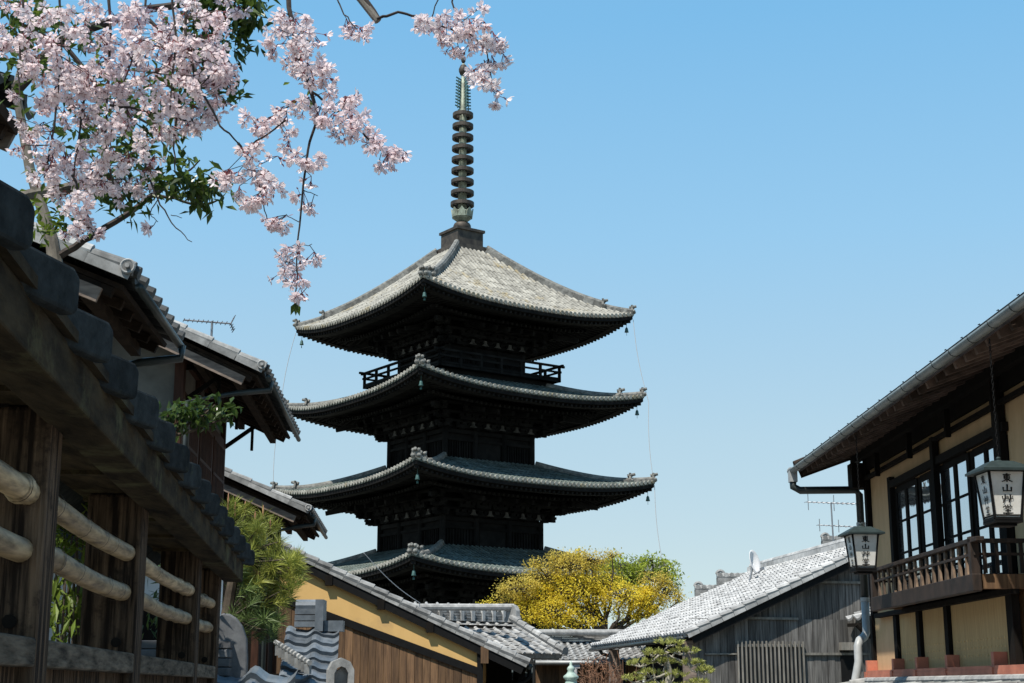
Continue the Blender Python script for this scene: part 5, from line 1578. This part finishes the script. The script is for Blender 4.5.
# ------------------------------------------------------------------ vegetation
rv = random.Random(99)
def ell(rnd, shell=0.35):
    v = rvec(rnd)
    return v.normalized() * (v.length ** shell)
def blob_world(b, Y):
    cx, cy, rx, ry = b[:4]
    c = P(cx, cy, Y); k = (c - V(0, 0, EYE)).length / FPX
    return c, rx * k, ry * k
def foliage(mb, c, rx, ry, rz, ncl, nl, L, W, sig, rnd, droop=.3):
    """clumps of leaves in an ellipsoid; rx across, ry deep, rz high"""
    cen = []
    for _ in range(ncl):
        e = ell(rnd); q = c + V(e.x * rx, e.y * ry, e.z * rz); cen.append(q)
        tn = rnd.random()
        for _ in range(nl):
            p = q + V(rnd.gauss(0, sig), rnd.gauss(0, sig), rnd.gauss(0, sig * .75))
            d = rvec(rnd) + V(0, 0, -droop); up = V(0, 0, 1) + rvec(rnd) * .8
            leaf(mb, p, d, up, L * rnd.uniform(.7, 1.25), W * rnd.uniform(.8, 1.2), min(1, max(0, tn * .6 + rnd.random() * .4)))
    return cen
def limb(mb, a, b, r0, r1, rnd, n=5, jit=.05):
    L = (b - a).length
    mb.tube(sub(a, b, n, jit * L, rnd), [lerp(r0, r1, i / n) for i in range(n + 1)], 7, tint=rnd.random())

# ---- weeping cherry
ch = thing('cherry_tree', 'weeping cherry with pale pink blossom hanging over the lane and fence', 'tree', V(-2.35, 4.6, 0))
ct = MB()
base = V(-2.35, 4.6, -.1)
trunk = [base, V(-2.30, 4.58, 1.0), V(-2.20, 4.55, 2.0), V(-2.15, 4.5, 2.9), V(-2.05, 4.42, 3.5)]
ct.tube(trunk, [.15, .13, .115, .10, .08], 12)
obj('trunk', ct, M['bark_dark'], ch)
CY = 4.3
def C(px, py, Y=CY): return P(px, py, Y)
bm = MB()
def brn(mb, pts, r0, r1):
    k = len(pts) - 1; out = []
    for i in range(k): out += sub(pts[i], pts[i + 1], 3, .006, rv)[:-1]
    out.append(pts[-1]); n = len(out)
    mb.tube(out, [lerp(r0, r1, i / (n - 1)) for i in range(n)], 7, tint=rv.random())
t4 = trunk[4]
for pts, r0, r1, Y in (
    ([(-10, -110), (60, -70), (180, -60), (290, -50)], .035, .014, 4.25),
    ([(180, -60), (260, -90), (330, -40), (357, -8), (378, 20)], .022, .011, 4.2),
    ([(330, -60), (400, -70), (470, -40)], .012, .006, 4.2),
    ([(-40, -60), (20, -40), (60, -30)], .03, .012, 4.5),
    ([(-60, 20), (20, -10), (110, -30)], .025, .012, 4.4)):
    m_ = MB(); w = [C(x, y, Y) for x, y in pts]
    if pts[0][0] < 0: w = [t4 if pts[0][1] < -50 else trunk[3]] + w
    brn(m_, w, r0, r1); obj('limb', m_, M['bark_dark'], ch)
m_ = MB(); w = [C(340, -30, 4.2), C(357, -6, 4.2), C(378, 21, 4.2)]; m_.tube(w, [.0145, .0135, .0125], 9); obj('cut_branch', m_, M['bark_grey'], ch)
def flower(mb, c, ax, rnd, L=.022):
    ax = ax.normalized(); u = ax.cross(V(.3, .2, 1)).normalized(); w = ax.cross(u)
    a0 = rnd.random() * 6.28; cup = rnd.uniform(.05, .65); tn = rnd.random()
    for k in range(5):
        a = a0 + 2 * math.pi * k / 5 + rnd.uniform(-.15, .15)
        r = u * math.cos(a) + w * math.sin(a); t = u * -math.sin(a) + w * math.cos(a)
        d = (r * math.cos(cup) + ax * math.sin(cup)); nn = d.cross(t)
        l = L * rnd.uniform(.85, 1.12); wd = l * rnd.uniform(.24, .33)
        p = c + d * (l * .06)
        mb.add([p, c + d * (l * .55) + t * wd - nn * (l * .05), c + d * (l * .97) + t * (wd * .55) + nn * (l * .08), c + d * (l * .86) + nn * (l * .02),
                c + d * (l * .97) - t * (wd * .55) + nn * (l * .08), c + d * (l * .55) - t * wd - nn * (l * .05)],
               [(0, 1, 2, 3), (0, 3, 4, 5)], min(1, max(0, tn * .7 + rnd.random() * .3)), 0)
    # calyx behind and reddish heart in front
    for k in range(3):
        a = a0 + 2.1 * k; r = u * math.cos(a) + w * math.sin(a); t = u * -math.sin(a) + w * math.cos(a)
        mb.add([c + ax * .002, c + ax * .008 + r * .006 + t * .0015, c + ax * .008 + r * .006 - t * .0015], [(0, 1, 2)], .6, 1)
        mb.add([c - ax * .012, c - ax * .001 + r * .0045 + t * .003, c - ax * .001 + r * .0045 - t * .003], [(0, 1, 2)], .4, 1)
def thin(mb, a, b, r, mi=1):
    d = (b - a).normalized(); s = d.cross(V(.1, 1, .2)).normalized(); u = s.cross(d)
    k = [(s * math.cos(x) + u * math.sin(x)) * r for x in (0, 2.09, 4.19)]
    mb.add([a + q for q in k] + [b + q for q in k], [(0, 1, 4, 3), (1, 2, 5, 4), (2, 0, 3, 5)], .4, mi)
def spray(blobs, twigs, Y, dens=48.0, name='blossom_spray'):
    """blossom clusters in px ellipses about Y, with the twigs they hang from"""
    fm = MB(); tw = MB(); spine = []
    for tp in twigs:
        r0, r1 = tp[1]
        pts = [C(x, y, Y + dy) for x, y, dy in [(q + (0,))[:3] for q in tp[0]]]
        out = []
        for i in range(len(pts) - 1): out += sub(pts[i], pts[i + 1], 4, .004, rv)[:-1]
        out.append(pts[-1]); n = len(out)
        tw.tube(out, [lerp(r0, r1, i / (n - 1)) for i in range(n)], 6, tint=rv.random())
        for i in range(n - 1):
            for q in range(3): spine.append(out[i].lerp(out[i + 1], q / 3))
    for (cx, cy, rx, ry) in blobs:
        c, wx, wz = blob_world((cx, cy, rx, ry), Y)
        n = int(math.pi * rx * ry / dens); wy = min(.24, .85 * min(wx, wz) + .05)
        done = 0
        while done < n:
            e = ell(rv, .6); node = c + V(e.x * wx * .92, e.y * wy, e.z * wz * .92)
            if spine:
                sp_ = min(spine, key=lambda q: (q - node).length_squared)
                if .02 < (sp_ - node).length < .14: thin(tw, sp_, node, .0013, 0)
            k = rv.randint(3, 5)
            main = (V(e.x, e.y, e.z * .3) * .5 + V(0, -.15, -.75))
            for _ in range(k):
                d = (main + rvec(rv) * .85).normalized(); ln = rv.uniform(.016, .042)
                f = node + d * ln
                thin(fm, node, f - d * .006, .0011)
                flower(fm, f, d + rvec(rv) * .35, rv, rv.uniform(.019, .0255)); done += 1
            if rv.random() < .45:
                d = (rvec(rv) + V(0, 0, -.6)).normalized(); q = node + d * .03; thin(fm, node, q, .0008)
                fm.add([q - d * .004, q + V(.003, 0, 0), q + d * .010, q - V(.003, 0, 0), q + V(0, .003, 0)], [(0, 1, 2), (0, 2, 3), (0, 4, 2)], .5, 1)
    if fm.f:
        o = obj(name, fm, [M['petal'], M['calyx']], ch)
    else: o = ch
    if tw.f: obj('twig', tw, M['bark_dark'], o)
T_ = (.0045, .002)
spray([(62, 45, 40, 52), (30, 30, 26, 30), (14, 52, 14, 14)], [([(20, -40), (24, 20), (18, 70), (20, 95)], T_), ([(58, -35), (62, 30), (58, 95)], T_)], 4.15, 54)
spray([(58, 118, 44, 40), (50, 148, 28, 26), (66, 180, 28, 16), (44, 170, 14, 10)], [([(58, 60), (55, 120), (44, 178)], T_), ([(90, 60), (80, 130), (72, 195)], T_)], 4.35, 50)
spray([(112, 60, 44, 36), (140, 45, 40, 30), (95, 95, 36, 32)], [([(108, -35), (110, 40), (106, 130)], (.006, .003)), ([(150, -30), (140, 40), (120, 90)], T_)], 4.4)
spray([(165, 62, 40, 28), (190, 38, 34, 34), (212, 52, 20, 26), (200, 20, 24, 24), (222, 78, 14, 22), (205, 85, 26, 20)], [([(190, -40), (185, 30), (195, 80), (220, 126), (238, 143)], (.006, .0025)), ([(170, -30), (176, 40), (170, 110)], T_)], 4.2)
spray([(150, 118, 44, 18), (190, 118, 26, 17), (125, 135, 28, 20), (180, 106, 22, 14)], [([(110, 105), (150, 112), (196, 122)], T_), ([(178, 110), (174, 140), (175, 172)], (.004, .002))], 4.3)
spray([(112, 172, 26, 22), (150, 152, 18, 11), (88, 165, 22, 22), (122, 188, 14, 12)], [([(104, 120), (110, 170), (118, 200)], T_)], 4.35)
spray([(82, 205, 22, 14), (92, 222, 17, 13), (70, 222, 12, 10)], [([(72, 175), (86, 205), (94, 236)], T_)], 4.25)
spray([(248, 170, 24, 24), (262, 188, 20, 20), (234, 160, 12, 14), (275, 165, 8, 14), (252, 150, 10, 8)], [([(238, 143), (250, 160), (262, 195)], T_), ([(286, 120), (262, 138), (240, 152)], (.003, .002)), ([(262, 200), (267, 220), (274, 232)], (.002, .001))], 4.2)
spray([(291, 30, 24, 22), (300, 52, 20, 20), (312, 72, 22, 18), (316, 96, 18, 16), (296, 14, 16, 12)], [([(284, -45), (289, 8), (298, 50), (312, 95), (318, 118)], (.009, .006))], 4.15, 36)
spray([(335, 108, 18, 18), (352, 122, 15, 16), (340, 88, 12, 10), (365, 135, 12, 10), (328, 122, 12, 10)], [([(312, 92), (335, 108), (362, 132), (380, 150)], (.004, .002))], 4.1, 36)
spray([(382, 152, 10, 10), (394, 156, 11, 8), (400, 148, 8, 5)], [([(362, 132), (380, 150), (398, 156)], (.003, .0015))], 4.1, 30)
spray([(272, 118, 20, 9), (258, 128, 12, 10), (290, 112, 12, 7), (286, 134, 10, 8)], [([(312, 110), (290, 106), (268, 118), (254, 130)], (.003, .0015))], 4.2, 36)
spray([(298, 160, 11, 13), (316, 168, 10, 13), (308, 196, 9, 10)], [([(318, 116), (308, 150), (302, 200), (297, 250), (296, 306)], (.0045, .0018)), ([(306, 160), (318, 166)], (.0015, .001)), ([(303, 190), (318, 196)], (.0015, .001))], 4.15, 36)
spray([(286, 220, 11, 8), (276, 214, 7, 6)], [([(299, 222), (286, 214)], (.0015, .001))], 4.12, 30)
spray([(304, 248, 11, 9), (288, 262, 10, 8), (314, 244, 7, 6), (282, 270, 7, 6)], [([(297, 248), (312, 244)], (.0015, .001)), ([(297, 246), (284, 264)], (.0015, .001))], 4.15, 30)
spray([(308, 290, 9, 8), (300, 280, 7, 8)], [([(296, 270), (309, 288)], (.0015, .001))], 4.12, 30)
spray([(432, 28, 19, 12), (458, 30, 22, 14), (480, 38, 18, 16), (494, 52, 12, 14), (484, 66, 10, 14), (440, 18, 14, 8), (470, 18, 16, 10)], [([(377, 19), (398, 12), (416, 16), (440, 26), (470, 34), (490, 52)], (.0045, .0025)), ([(455, -30), (452, 2), (462, 24)], (.004, .002)), ([(430, 22), (440, -8)], (.002, .002)), ([(484, 40), (490, 70), (494, 96)], (.0025, .001))], 4.15, 36)
spray([(486, 82, 9, 10), (492, 94, 8, 8)], [([(484, 60), (492, 92)], (.002, .001))], 4.15, 36)
spray([(352, 20, 5, 5), (357, 27, 5, 4), (345, 12, 4, 4)], [([(334, -8), (342, 10), (352, 24), (357, 29)], (.0025, .0015))], 4.2, 16)
spray([(14, 5, 22, 14), (110, 12, 40, 16), (150, 6, 30, 14), (240, -8, 20, 14)], [], 4.3, 60)
spray([(158, 224, 6, 3)], [([(150, 180), (160, 205), (176, 228), (192, 242)], (.0035, .0012)), ([(160, 195), (150, 214), (158, 222)], (.002, .001)), ([(171, 215), (182, 218)], (.0015, .001))], 4.3, 16)
# two young leaves at the tip of the long spray
lf = MB()
for d in ((-.35, -.1, -1), (.30, .1, -1), (.05, -.2, -1)): leaf(lf, C(296, 302, 4.15), V(*d), V(.2, -1, .2), .042, .018, rv.random())
for k in range(60):
    b = rv.choice([(60, 100, 60, 80), (140, 90, 60, 50), (110, 170, 40, 40), (300, 70, 18, 50)]); c, wx, wz = blob_world(b, 4.3)
    e = ell(rv); leaf(lf, c + V(e.x * wx, e.y * .15, e.z * wz), rvec(rv) + V(0, 0, -.3), V(0, 0, 1) + rvec(rv), .034, .014, rv.random())
obj('young_leaves', lf, M['leaf_fresh'], ch)

# ---- broad-leaved evergreen behind the blossom
bt_ = thing('broadleaf_tree', 'dark green broad-leaved tree with a slanting grey limb, behind the cherry blossom', 'tree', V(-2.25, 6.4, gz(6.4)))
m_ = MB(); BYt = 6.2
tr = [V(-2.2, 6.35, gz(6.4) - .1), P(64, 330, BYt), P(52, 240, BYt), P(30, 170, BYt), P(16, 90, BYt), P(40, 0, BYt), P(80, -80, BYt)]
m_.tube(tr, [.10, .05, .028, .022, .019, .016, .01], 10); obj('trunk', m_, M['bark_grey'], bt_)
for pts, r0, r1 in (([(48, 262), (75, 247), (104, 228), (140, 205), (168, 184), (186, 176)], .0185, .009),
                    ([(22, 198), (50, 192), (78, 186)], .030, .026), ([(78, 186), (98, 176), (112, 160)], .024, .012),
                    ([(150, 194), (175, 198), (200, 207), (218, 200)], .008, .004), ([(168, 184), (190, 170), (200, 160)], .006, .003),
                    ([(16, 90), (60, 40), (140, 10), (215, 0), (245, -20)], .028, .010), ([(140, 10), (180, 50), (222, 60)], .010, .005), ([(60, 40), (110, 100), (160, 130)], .012, .005)):
    m_ = MB(); brn(m_, [P(x, y, BYt) for x, y in pts], r0, r1); obj('limb', m_, M['bark_grey'] if r0 > .029 else M['bark_dark'], bt_)
lv = MB()
for b, ncl in (((222, 22, 30, 34), 34), ((236, 5, 28, 22), 18), ((205, 60, 24, 22), 12), ((190, 184, 30, 14), 14), ((205, 190, 18, 10), 8), ((165, 176, 14, 8), 5), ((120, 195, 26, 14), 12), ((130, 120, 60, 50), 30), ((60, 60, 50, 50), 18), ((20, 25, 25, 30), 12), ((90, 160, 50, 30), 16), ((170, 100, 30, 30), 12), ((228, 88, 8, 12), 4)):
    c, wx, wz = blob_world(b, 5.7); foliage(lv, c, wx, min(.3, wx), wz, ncl, 9, .062, .026, .035, rv)
obj('crown', lv, M['leaf_green'], bt_)
lv = MB()
for b, ncl in (((48, 212, 20, 14), 9), ((44, 226, 12, 10), 5), ((100, 130, 60, 60), 10), ((30, 40, 30, 40), 14), ((210, 30, 34, 30), 12), ((150, 100, 60, 40), 8)):
    c, wx, wz = blob_world(b, 5.9); foliage(lv, c, wx, .2, wz, ncl, 6, .06, .026, .035, rv)
obj('bright_leaves', lv, M['leaf_fresh'], bt_)

# ---- leafy branch over the fence and shrubs behind it
sb = thing('camellia_shrub', 'leafy glossy shrub branch reaching over the fence tiles before the wooden house', 'shrub', V(-2.5, 8.2, gz(8.2)))
m_ = MB()
st = V(-2.5, 8.2, gz(8.2) - .05)
for (px, py) in ((215, 405), (195, 415), (170, 408), (225, 418)): m_.tube(sub(st, P(160, 440, 8.1), 4, .05, rv)[:-1] + sub(P(160, 440, 8.1), P(px, py, 8.0), 4, .02, rv), [.018 - .0016 * i for i in range(9)], 6)
obj('stems', m_, M['bark_brown'], sb)
lv = MB()
for b, ncl in (((205, 412, 24, 14), 20), ((180, 410, 18, 10), 10), ((222, 406, 8, 8), 5), ((165, 420, 12, 10), 6)):
    c, wx, wz = blob_world(b, 8.0); foliage(lv, c, wx, .12, wz, ncl, 7, .062, .032, .03, rv)
obj('leaves', lv, M['leaf_green'], sb)
for (lab, blobs, Y) in (('sunlit bamboo-leaved shrub behind the fence, in the wide gap between the two nearest posts', [(80, 505, 26, 26), (74, 550, 20, 36), (78, 605, 26, 20)], 6.0),
                        ('darker garden shrub behind the fence, low between the middle posts', [(175, 560, 22, 24), (172, 610, 20, 22)], 9.2)):
    c0 = P(blobs[0][0], 640, Y)
    sh = thing('garden_shrub', lab, 'shrub', V(c0.x, Y, gz(Y)))
    m_ = MB(); lv = MB()
    for b in blobs:
        c, wx, wz = blob_world(b, Y); cen = foliage(lv, c, wx, .25, wz, 26 if Y < 8 else 16, 9, .085, .020, .05, rv)
        for q in cen[::4]: m_.tube(sub(V(c0.x, Y, gz(Y) - .05), q, 4, .04, rv), [.012, .010, .008, .006, .003], 5)
    obj('stems', m_, M['bark_brown'], sh); obj('leaves', lv, M['leaf_fresh'] if Y < 8 else M['leaf_green'], sh)

# ---- pines
def needles(mb, p, d, n, L, W, spread, rnd, tn=None):
    d = d.normalized(); u = d.cross(V(.2, .3, 1)).normalized(); w = d.cross(u); tn = rnd.random() if tn is None else tn
    for _ in range(n):
        a = rnd.random() * 6.283; s = spread * math.sqrt(rnd.random())
        q = d * math.cos(s) + (u * math.cos(a) + w * math.sin(a)) * math.sin(s)
        o = p - d * (rnd.random() * L * .5); l = L * rnd.uniform(.7, 1.1)
        t = q.cross(V(rnd.uniform(-1, 1), rnd.uniform(-1, 1), .4)).normalized() * (W / 2)
        m = o + q * (l * .5); e = o + q * l + V(0, 0, -l * .10)
        mb.add([o - t * .6, o + t * .6, m + t, e, m - t], [(0, 1, 2, 4), (4, 2, 3)], min(1, max(0, tn * .6 + rnd.random() * .4)))
pn = thing('pine_tree', 'young pine with long yellow-green needles and reddish candles at the fence end', 'tree', V(-2.25, 10.6, gz(10.6)))
PY_ = 10.6
def PP(px, py, dy=0): return P(px, py, PY_ + dy)
m_ = MB(); trunk_p = [V(-2.25, 10.6, gz(10.6) - .1), PP(222, 680), PP(226, 620), PP(236, 560), PP(244, 515)]
m_.tube(trunk_p, [.07, .055, .045, .032, .015], 9); obj('trunk', m_, M['bark_brown'], pn)
tufts = []
brm = MB()
for (cx, cy, rx, ry, n, dk) in ((240, 520, 14, 18, 10, 0), (262, 540, 22, 20, 22, 0), (282, 562, 20, 14, 20, 0), (262, 572, 24, 16, 18, 0), (244, 560, 18, 26, 14, 1), (268, 594, 18, 14, 14, 0), (246, 596, 22, 20, 18, 1), (262, 618, 20, 12, 14, 1), (236, 622, 14, 20, 10, 1), (232, 545, 8, 30, 8, 1), (284, 600, 6, 8, 3, 0), (294, 566, 10, 9, 9, 0), (288, 582, 12, 9, 9, 0), (232, 640, 12, 14, 8, 1), (270, 630, 14, 10, 8, 1)):
    for _ in range(n):
        e = ell(rv, .6); tufts.append((PP(cx + e.x * rx, cy - e.z * ry, e.y * .35), dk))
light, dark = MB(), MB()
for (p, dk) in tufts:
    b = min(trunk_p[1:], key=lambda q: abs(q.z - (p.z - .06)))
    if rv.random() < .6: brm.tube(sub(b, p, 3, .02, rv), [.010, .008, .006, .004], 5)
    d = V(rv.gauss(.25, .5), rv.gauss(-.2, .5), rv.uniform(.1, 1)); needles(dark if dk else light, p, d, 46, .125, .0042, 1.15, rv)
for (px, py, h) in ((228, 506, 13), (235, 512, 10), (245, 512, 11), (255, 520, 9), (263, 516, 11), (270, 527, 8)):
    cm = MB(); a = PP(px, py, rv.uniform(-.15, .15)); needles(light, a, V(0, 0, 1), 60, .125, .0042, 1.3, rv); k = 1 / (FPX / PY_)
    cm.tube([a - UP * .03, a + UP * (h * k * .5), a + UP * (h * k)], [.005, .006, .003], 6); obj('candle', cm, M['candle'], pn)
obj('branches', brm, M['bark_brown'], pn); obj('needles', light, M['needle'], pn); obj('inner_needles', dark, M['needle_dark'], pn)

pp = thing('pruned_pine', 'small cloud-pruned pine with pale wiry branches in front of the grey board house', 'tree', V(P(668, 683, 27).x, 27, gz(27)))
m_ = MB(); YP = 27.0
root_ = V(P(668, 683, YP).x, YP, gz(YP) - .1)
stem = [root_, P(664, 700, YP), P(670, 672, YP), P(666, 655, YP)]
m_.tube(stem, [.08, .07, .05, .03], 8)
lt = MB()
pads = [(668, 644, 16, 5), (652, 654, 12, 5), (684, 652, 14, 5), (640, 664, 12, 5), (664, 662, 12, 4), (692, 664, 12, 5), (650, 674, 14, 5), (674, 676, 16, 5), (704, 672, 10, 5), (634, 680, 12, 5), (662, 686, 20, 5), (698, 684, 14, 5)]
for b in pads:
    c, wx, wz = blob_world(b, YP)
    m_.tube(sub(stem[rv.randint(1, 3)], c - UP * .05, 4, .06, rv), [.03, .025, .02, .014, .008], 6)
    for _ in range(4): m_.tube(sub(c - UP * .05, c + V(rv.uniform(-1, 1) * wx, rv.uniform(-.3, .3), rv.uniform(-.3, .5) * wz), 3, .03, rv), [.012, .01, .008, .005], 5)
    for _ in range(26):
        e = ell(rv, .5); needles(lt, c + V(e.x * wx, e.y * wx * .7, abs(e.z) * wz), V(e.x * .6, e.y * .6, 1), 16, .09, .010, .95, rv)
obj('trunk', m_, M['bark_pale'], pp); obj('needle_pads', lt, M['needle_pale'], pp)

rs = thing('twiggy_shrub', 'bare reddish twiggy shrub in front of the low tiled wall', 'shrub', V(P(600, 683, 30).x, 30, gz(30)))
m_ = MB()
for k in range(70):
    a = V(P(600, 683, 30).x + rv.gauss(0, .12), 30 + rv.gauss(0, .12), gz(30) - .05)
    b = P(600 + rv.gauss(0, 13), 662 + rv.uniform(-6, 22), 30 + rv.uniform(-.4, .4)); mid = a.lerp(b, .7) + V(rv.gauss(0, .1), 0, .1)
    m_.tube(sub(a, mid, 3, .03, rv)[:-1] + sub(mid, b, 3, .05, rv), [.012, .011, .010, .009, .008, .006, .004], 4, tint=rv.random())
    for _ in range(4):
        q = mid.lerp(b, rv.random()); m_.tube([q, q + V(rv.gauss(0, .14), rv.gauss(0, .1), rv.uniform(.0, .2))], [.006, .003], 4, tint=rv.random())
obj('twigs', m_, M['twig_red'], rs)
lv = MB(); c, wx, wz = blob_world((600, 668, 18, 12), 30); foliage(lv, c, wx, .4, wz, 30, 5, .05, .03, .06, rv); obj('buds', lv, M['candle_leaf'], rs)

# ---- golden and green trees before the pagoda
def big_tree(label, X, Y, blobs, mats, nscale, L, W, base_px, limbs_px, bark, seed, name='leafy_tree'):
    rnd = random.Random(seed)
    b0 = P(base_px[0], base_px[1], Y)
    root = thing(name, label, 'tree', V(b0.x, Y, gz(Y)))
    m_ = MB(); s0 = V(b0.x, Y, gz(Y) - .1)
    fork = b0
    m_.tube(sub(s0, fork, 5, .08, rnd), [.20, .18, .16, .14, .12, .11], 9)
    obj('trunk', m_, bark, root)
    lm = MB(); crowns = {k: MB() for k in mats}
    for (cx, cy, rx, ry, n, key) in blobs:
        c, wx, wz = blob_world((cx, cy, rx, ry), Y)
        cc = c + V(0, rnd.uniform(-.6, .6) * wx, 0)
        lm.tube(sub(fork, cc - UP * wz * .3, 5, .18, rnd), [.08, .07, .06, .045, .03, .02], 6)
        cen = foliage(crowns[key], cc, wx, wx * .8, wz, int(n * nscale), 13, L, W, .12, rnd, .1)
        for q in cen[::3]: lm.tube(sub(cc - UP * wz * .2, q, 3, .08, rnd), [.022, .018, .012, .007], 5)
    obj('limbs', lm, bark, root)
    for k, mbk in crowns.items():
        if mbk.f: obj('crown', mbk, M[k], root)
    return root
G, B = 'leaf_gold', 'leaf_bronze'
big_tree('golden yellow young-leaved tree spreading in front of the pagoda base', 0, 50,
    [(520, 588, 18, 10, 22, B), (545, 575, 18, 9, 20, B), (540, 598, 22, 14, 40, G), (568, 566, 20, 8, 22, B), (572, 590, 24, 16, 42, G), (525, 612, 16, 10, 20, G), (555, 612, 26, 12, 40, G), (590, 560, 16, 6, 14, B), (600, 580, 22, 14, 30, G), (590, 604, 18, 14, 24, G), (625, 596, 22, 12, 30, G), (643, 602, 22, 12, 28, G), (636, 614, 24, 9, 20, G), (665, 592, 14, 10, 16, B), (655, 580, 14, 8, 10, B), (560, 558, 14, 4, 8, B), (508, 600, 9, 8, 7, B), (572, 622, 30, 6, 20, G), (487, 605, 4, 4, 3, G), (502, 590, 6, 4, 4, B), (535, 562, 8, 3, 4, B), (612, 556, 6, 3, 4, B), (678, 600, 5, 5, 4, B), (580, 553, 5, 2, 3, G), (650, 590, 10, 4, 8, G)],
    [G, B], 4.2, .080, .050, (606, 640), None, M['bark_brown'], 5)
big_tree('lime green pine-like tree rising behind the right side of the golden tree', 0, 55,
    [(622, 564, 16, 9, 20, 'leaf_lime'), (645, 570, 16, 10, 20, 'leaf_lime'), (665, 570, 14, 10, 22, 'leaf_lime'), (630, 578, 18, 8, 14, 'leaf_lime'), (672, 582, 8, 8, 10, 'leaf_lime'), (652, 560, 10, 4, 8, 'leaf_lime'), (612, 572, 12, 8, 10, 'leaf_lime')],
    ['leaf_lime'], 1.8, .16, .06, (648, 610), None, M['bark_dark'], 8)
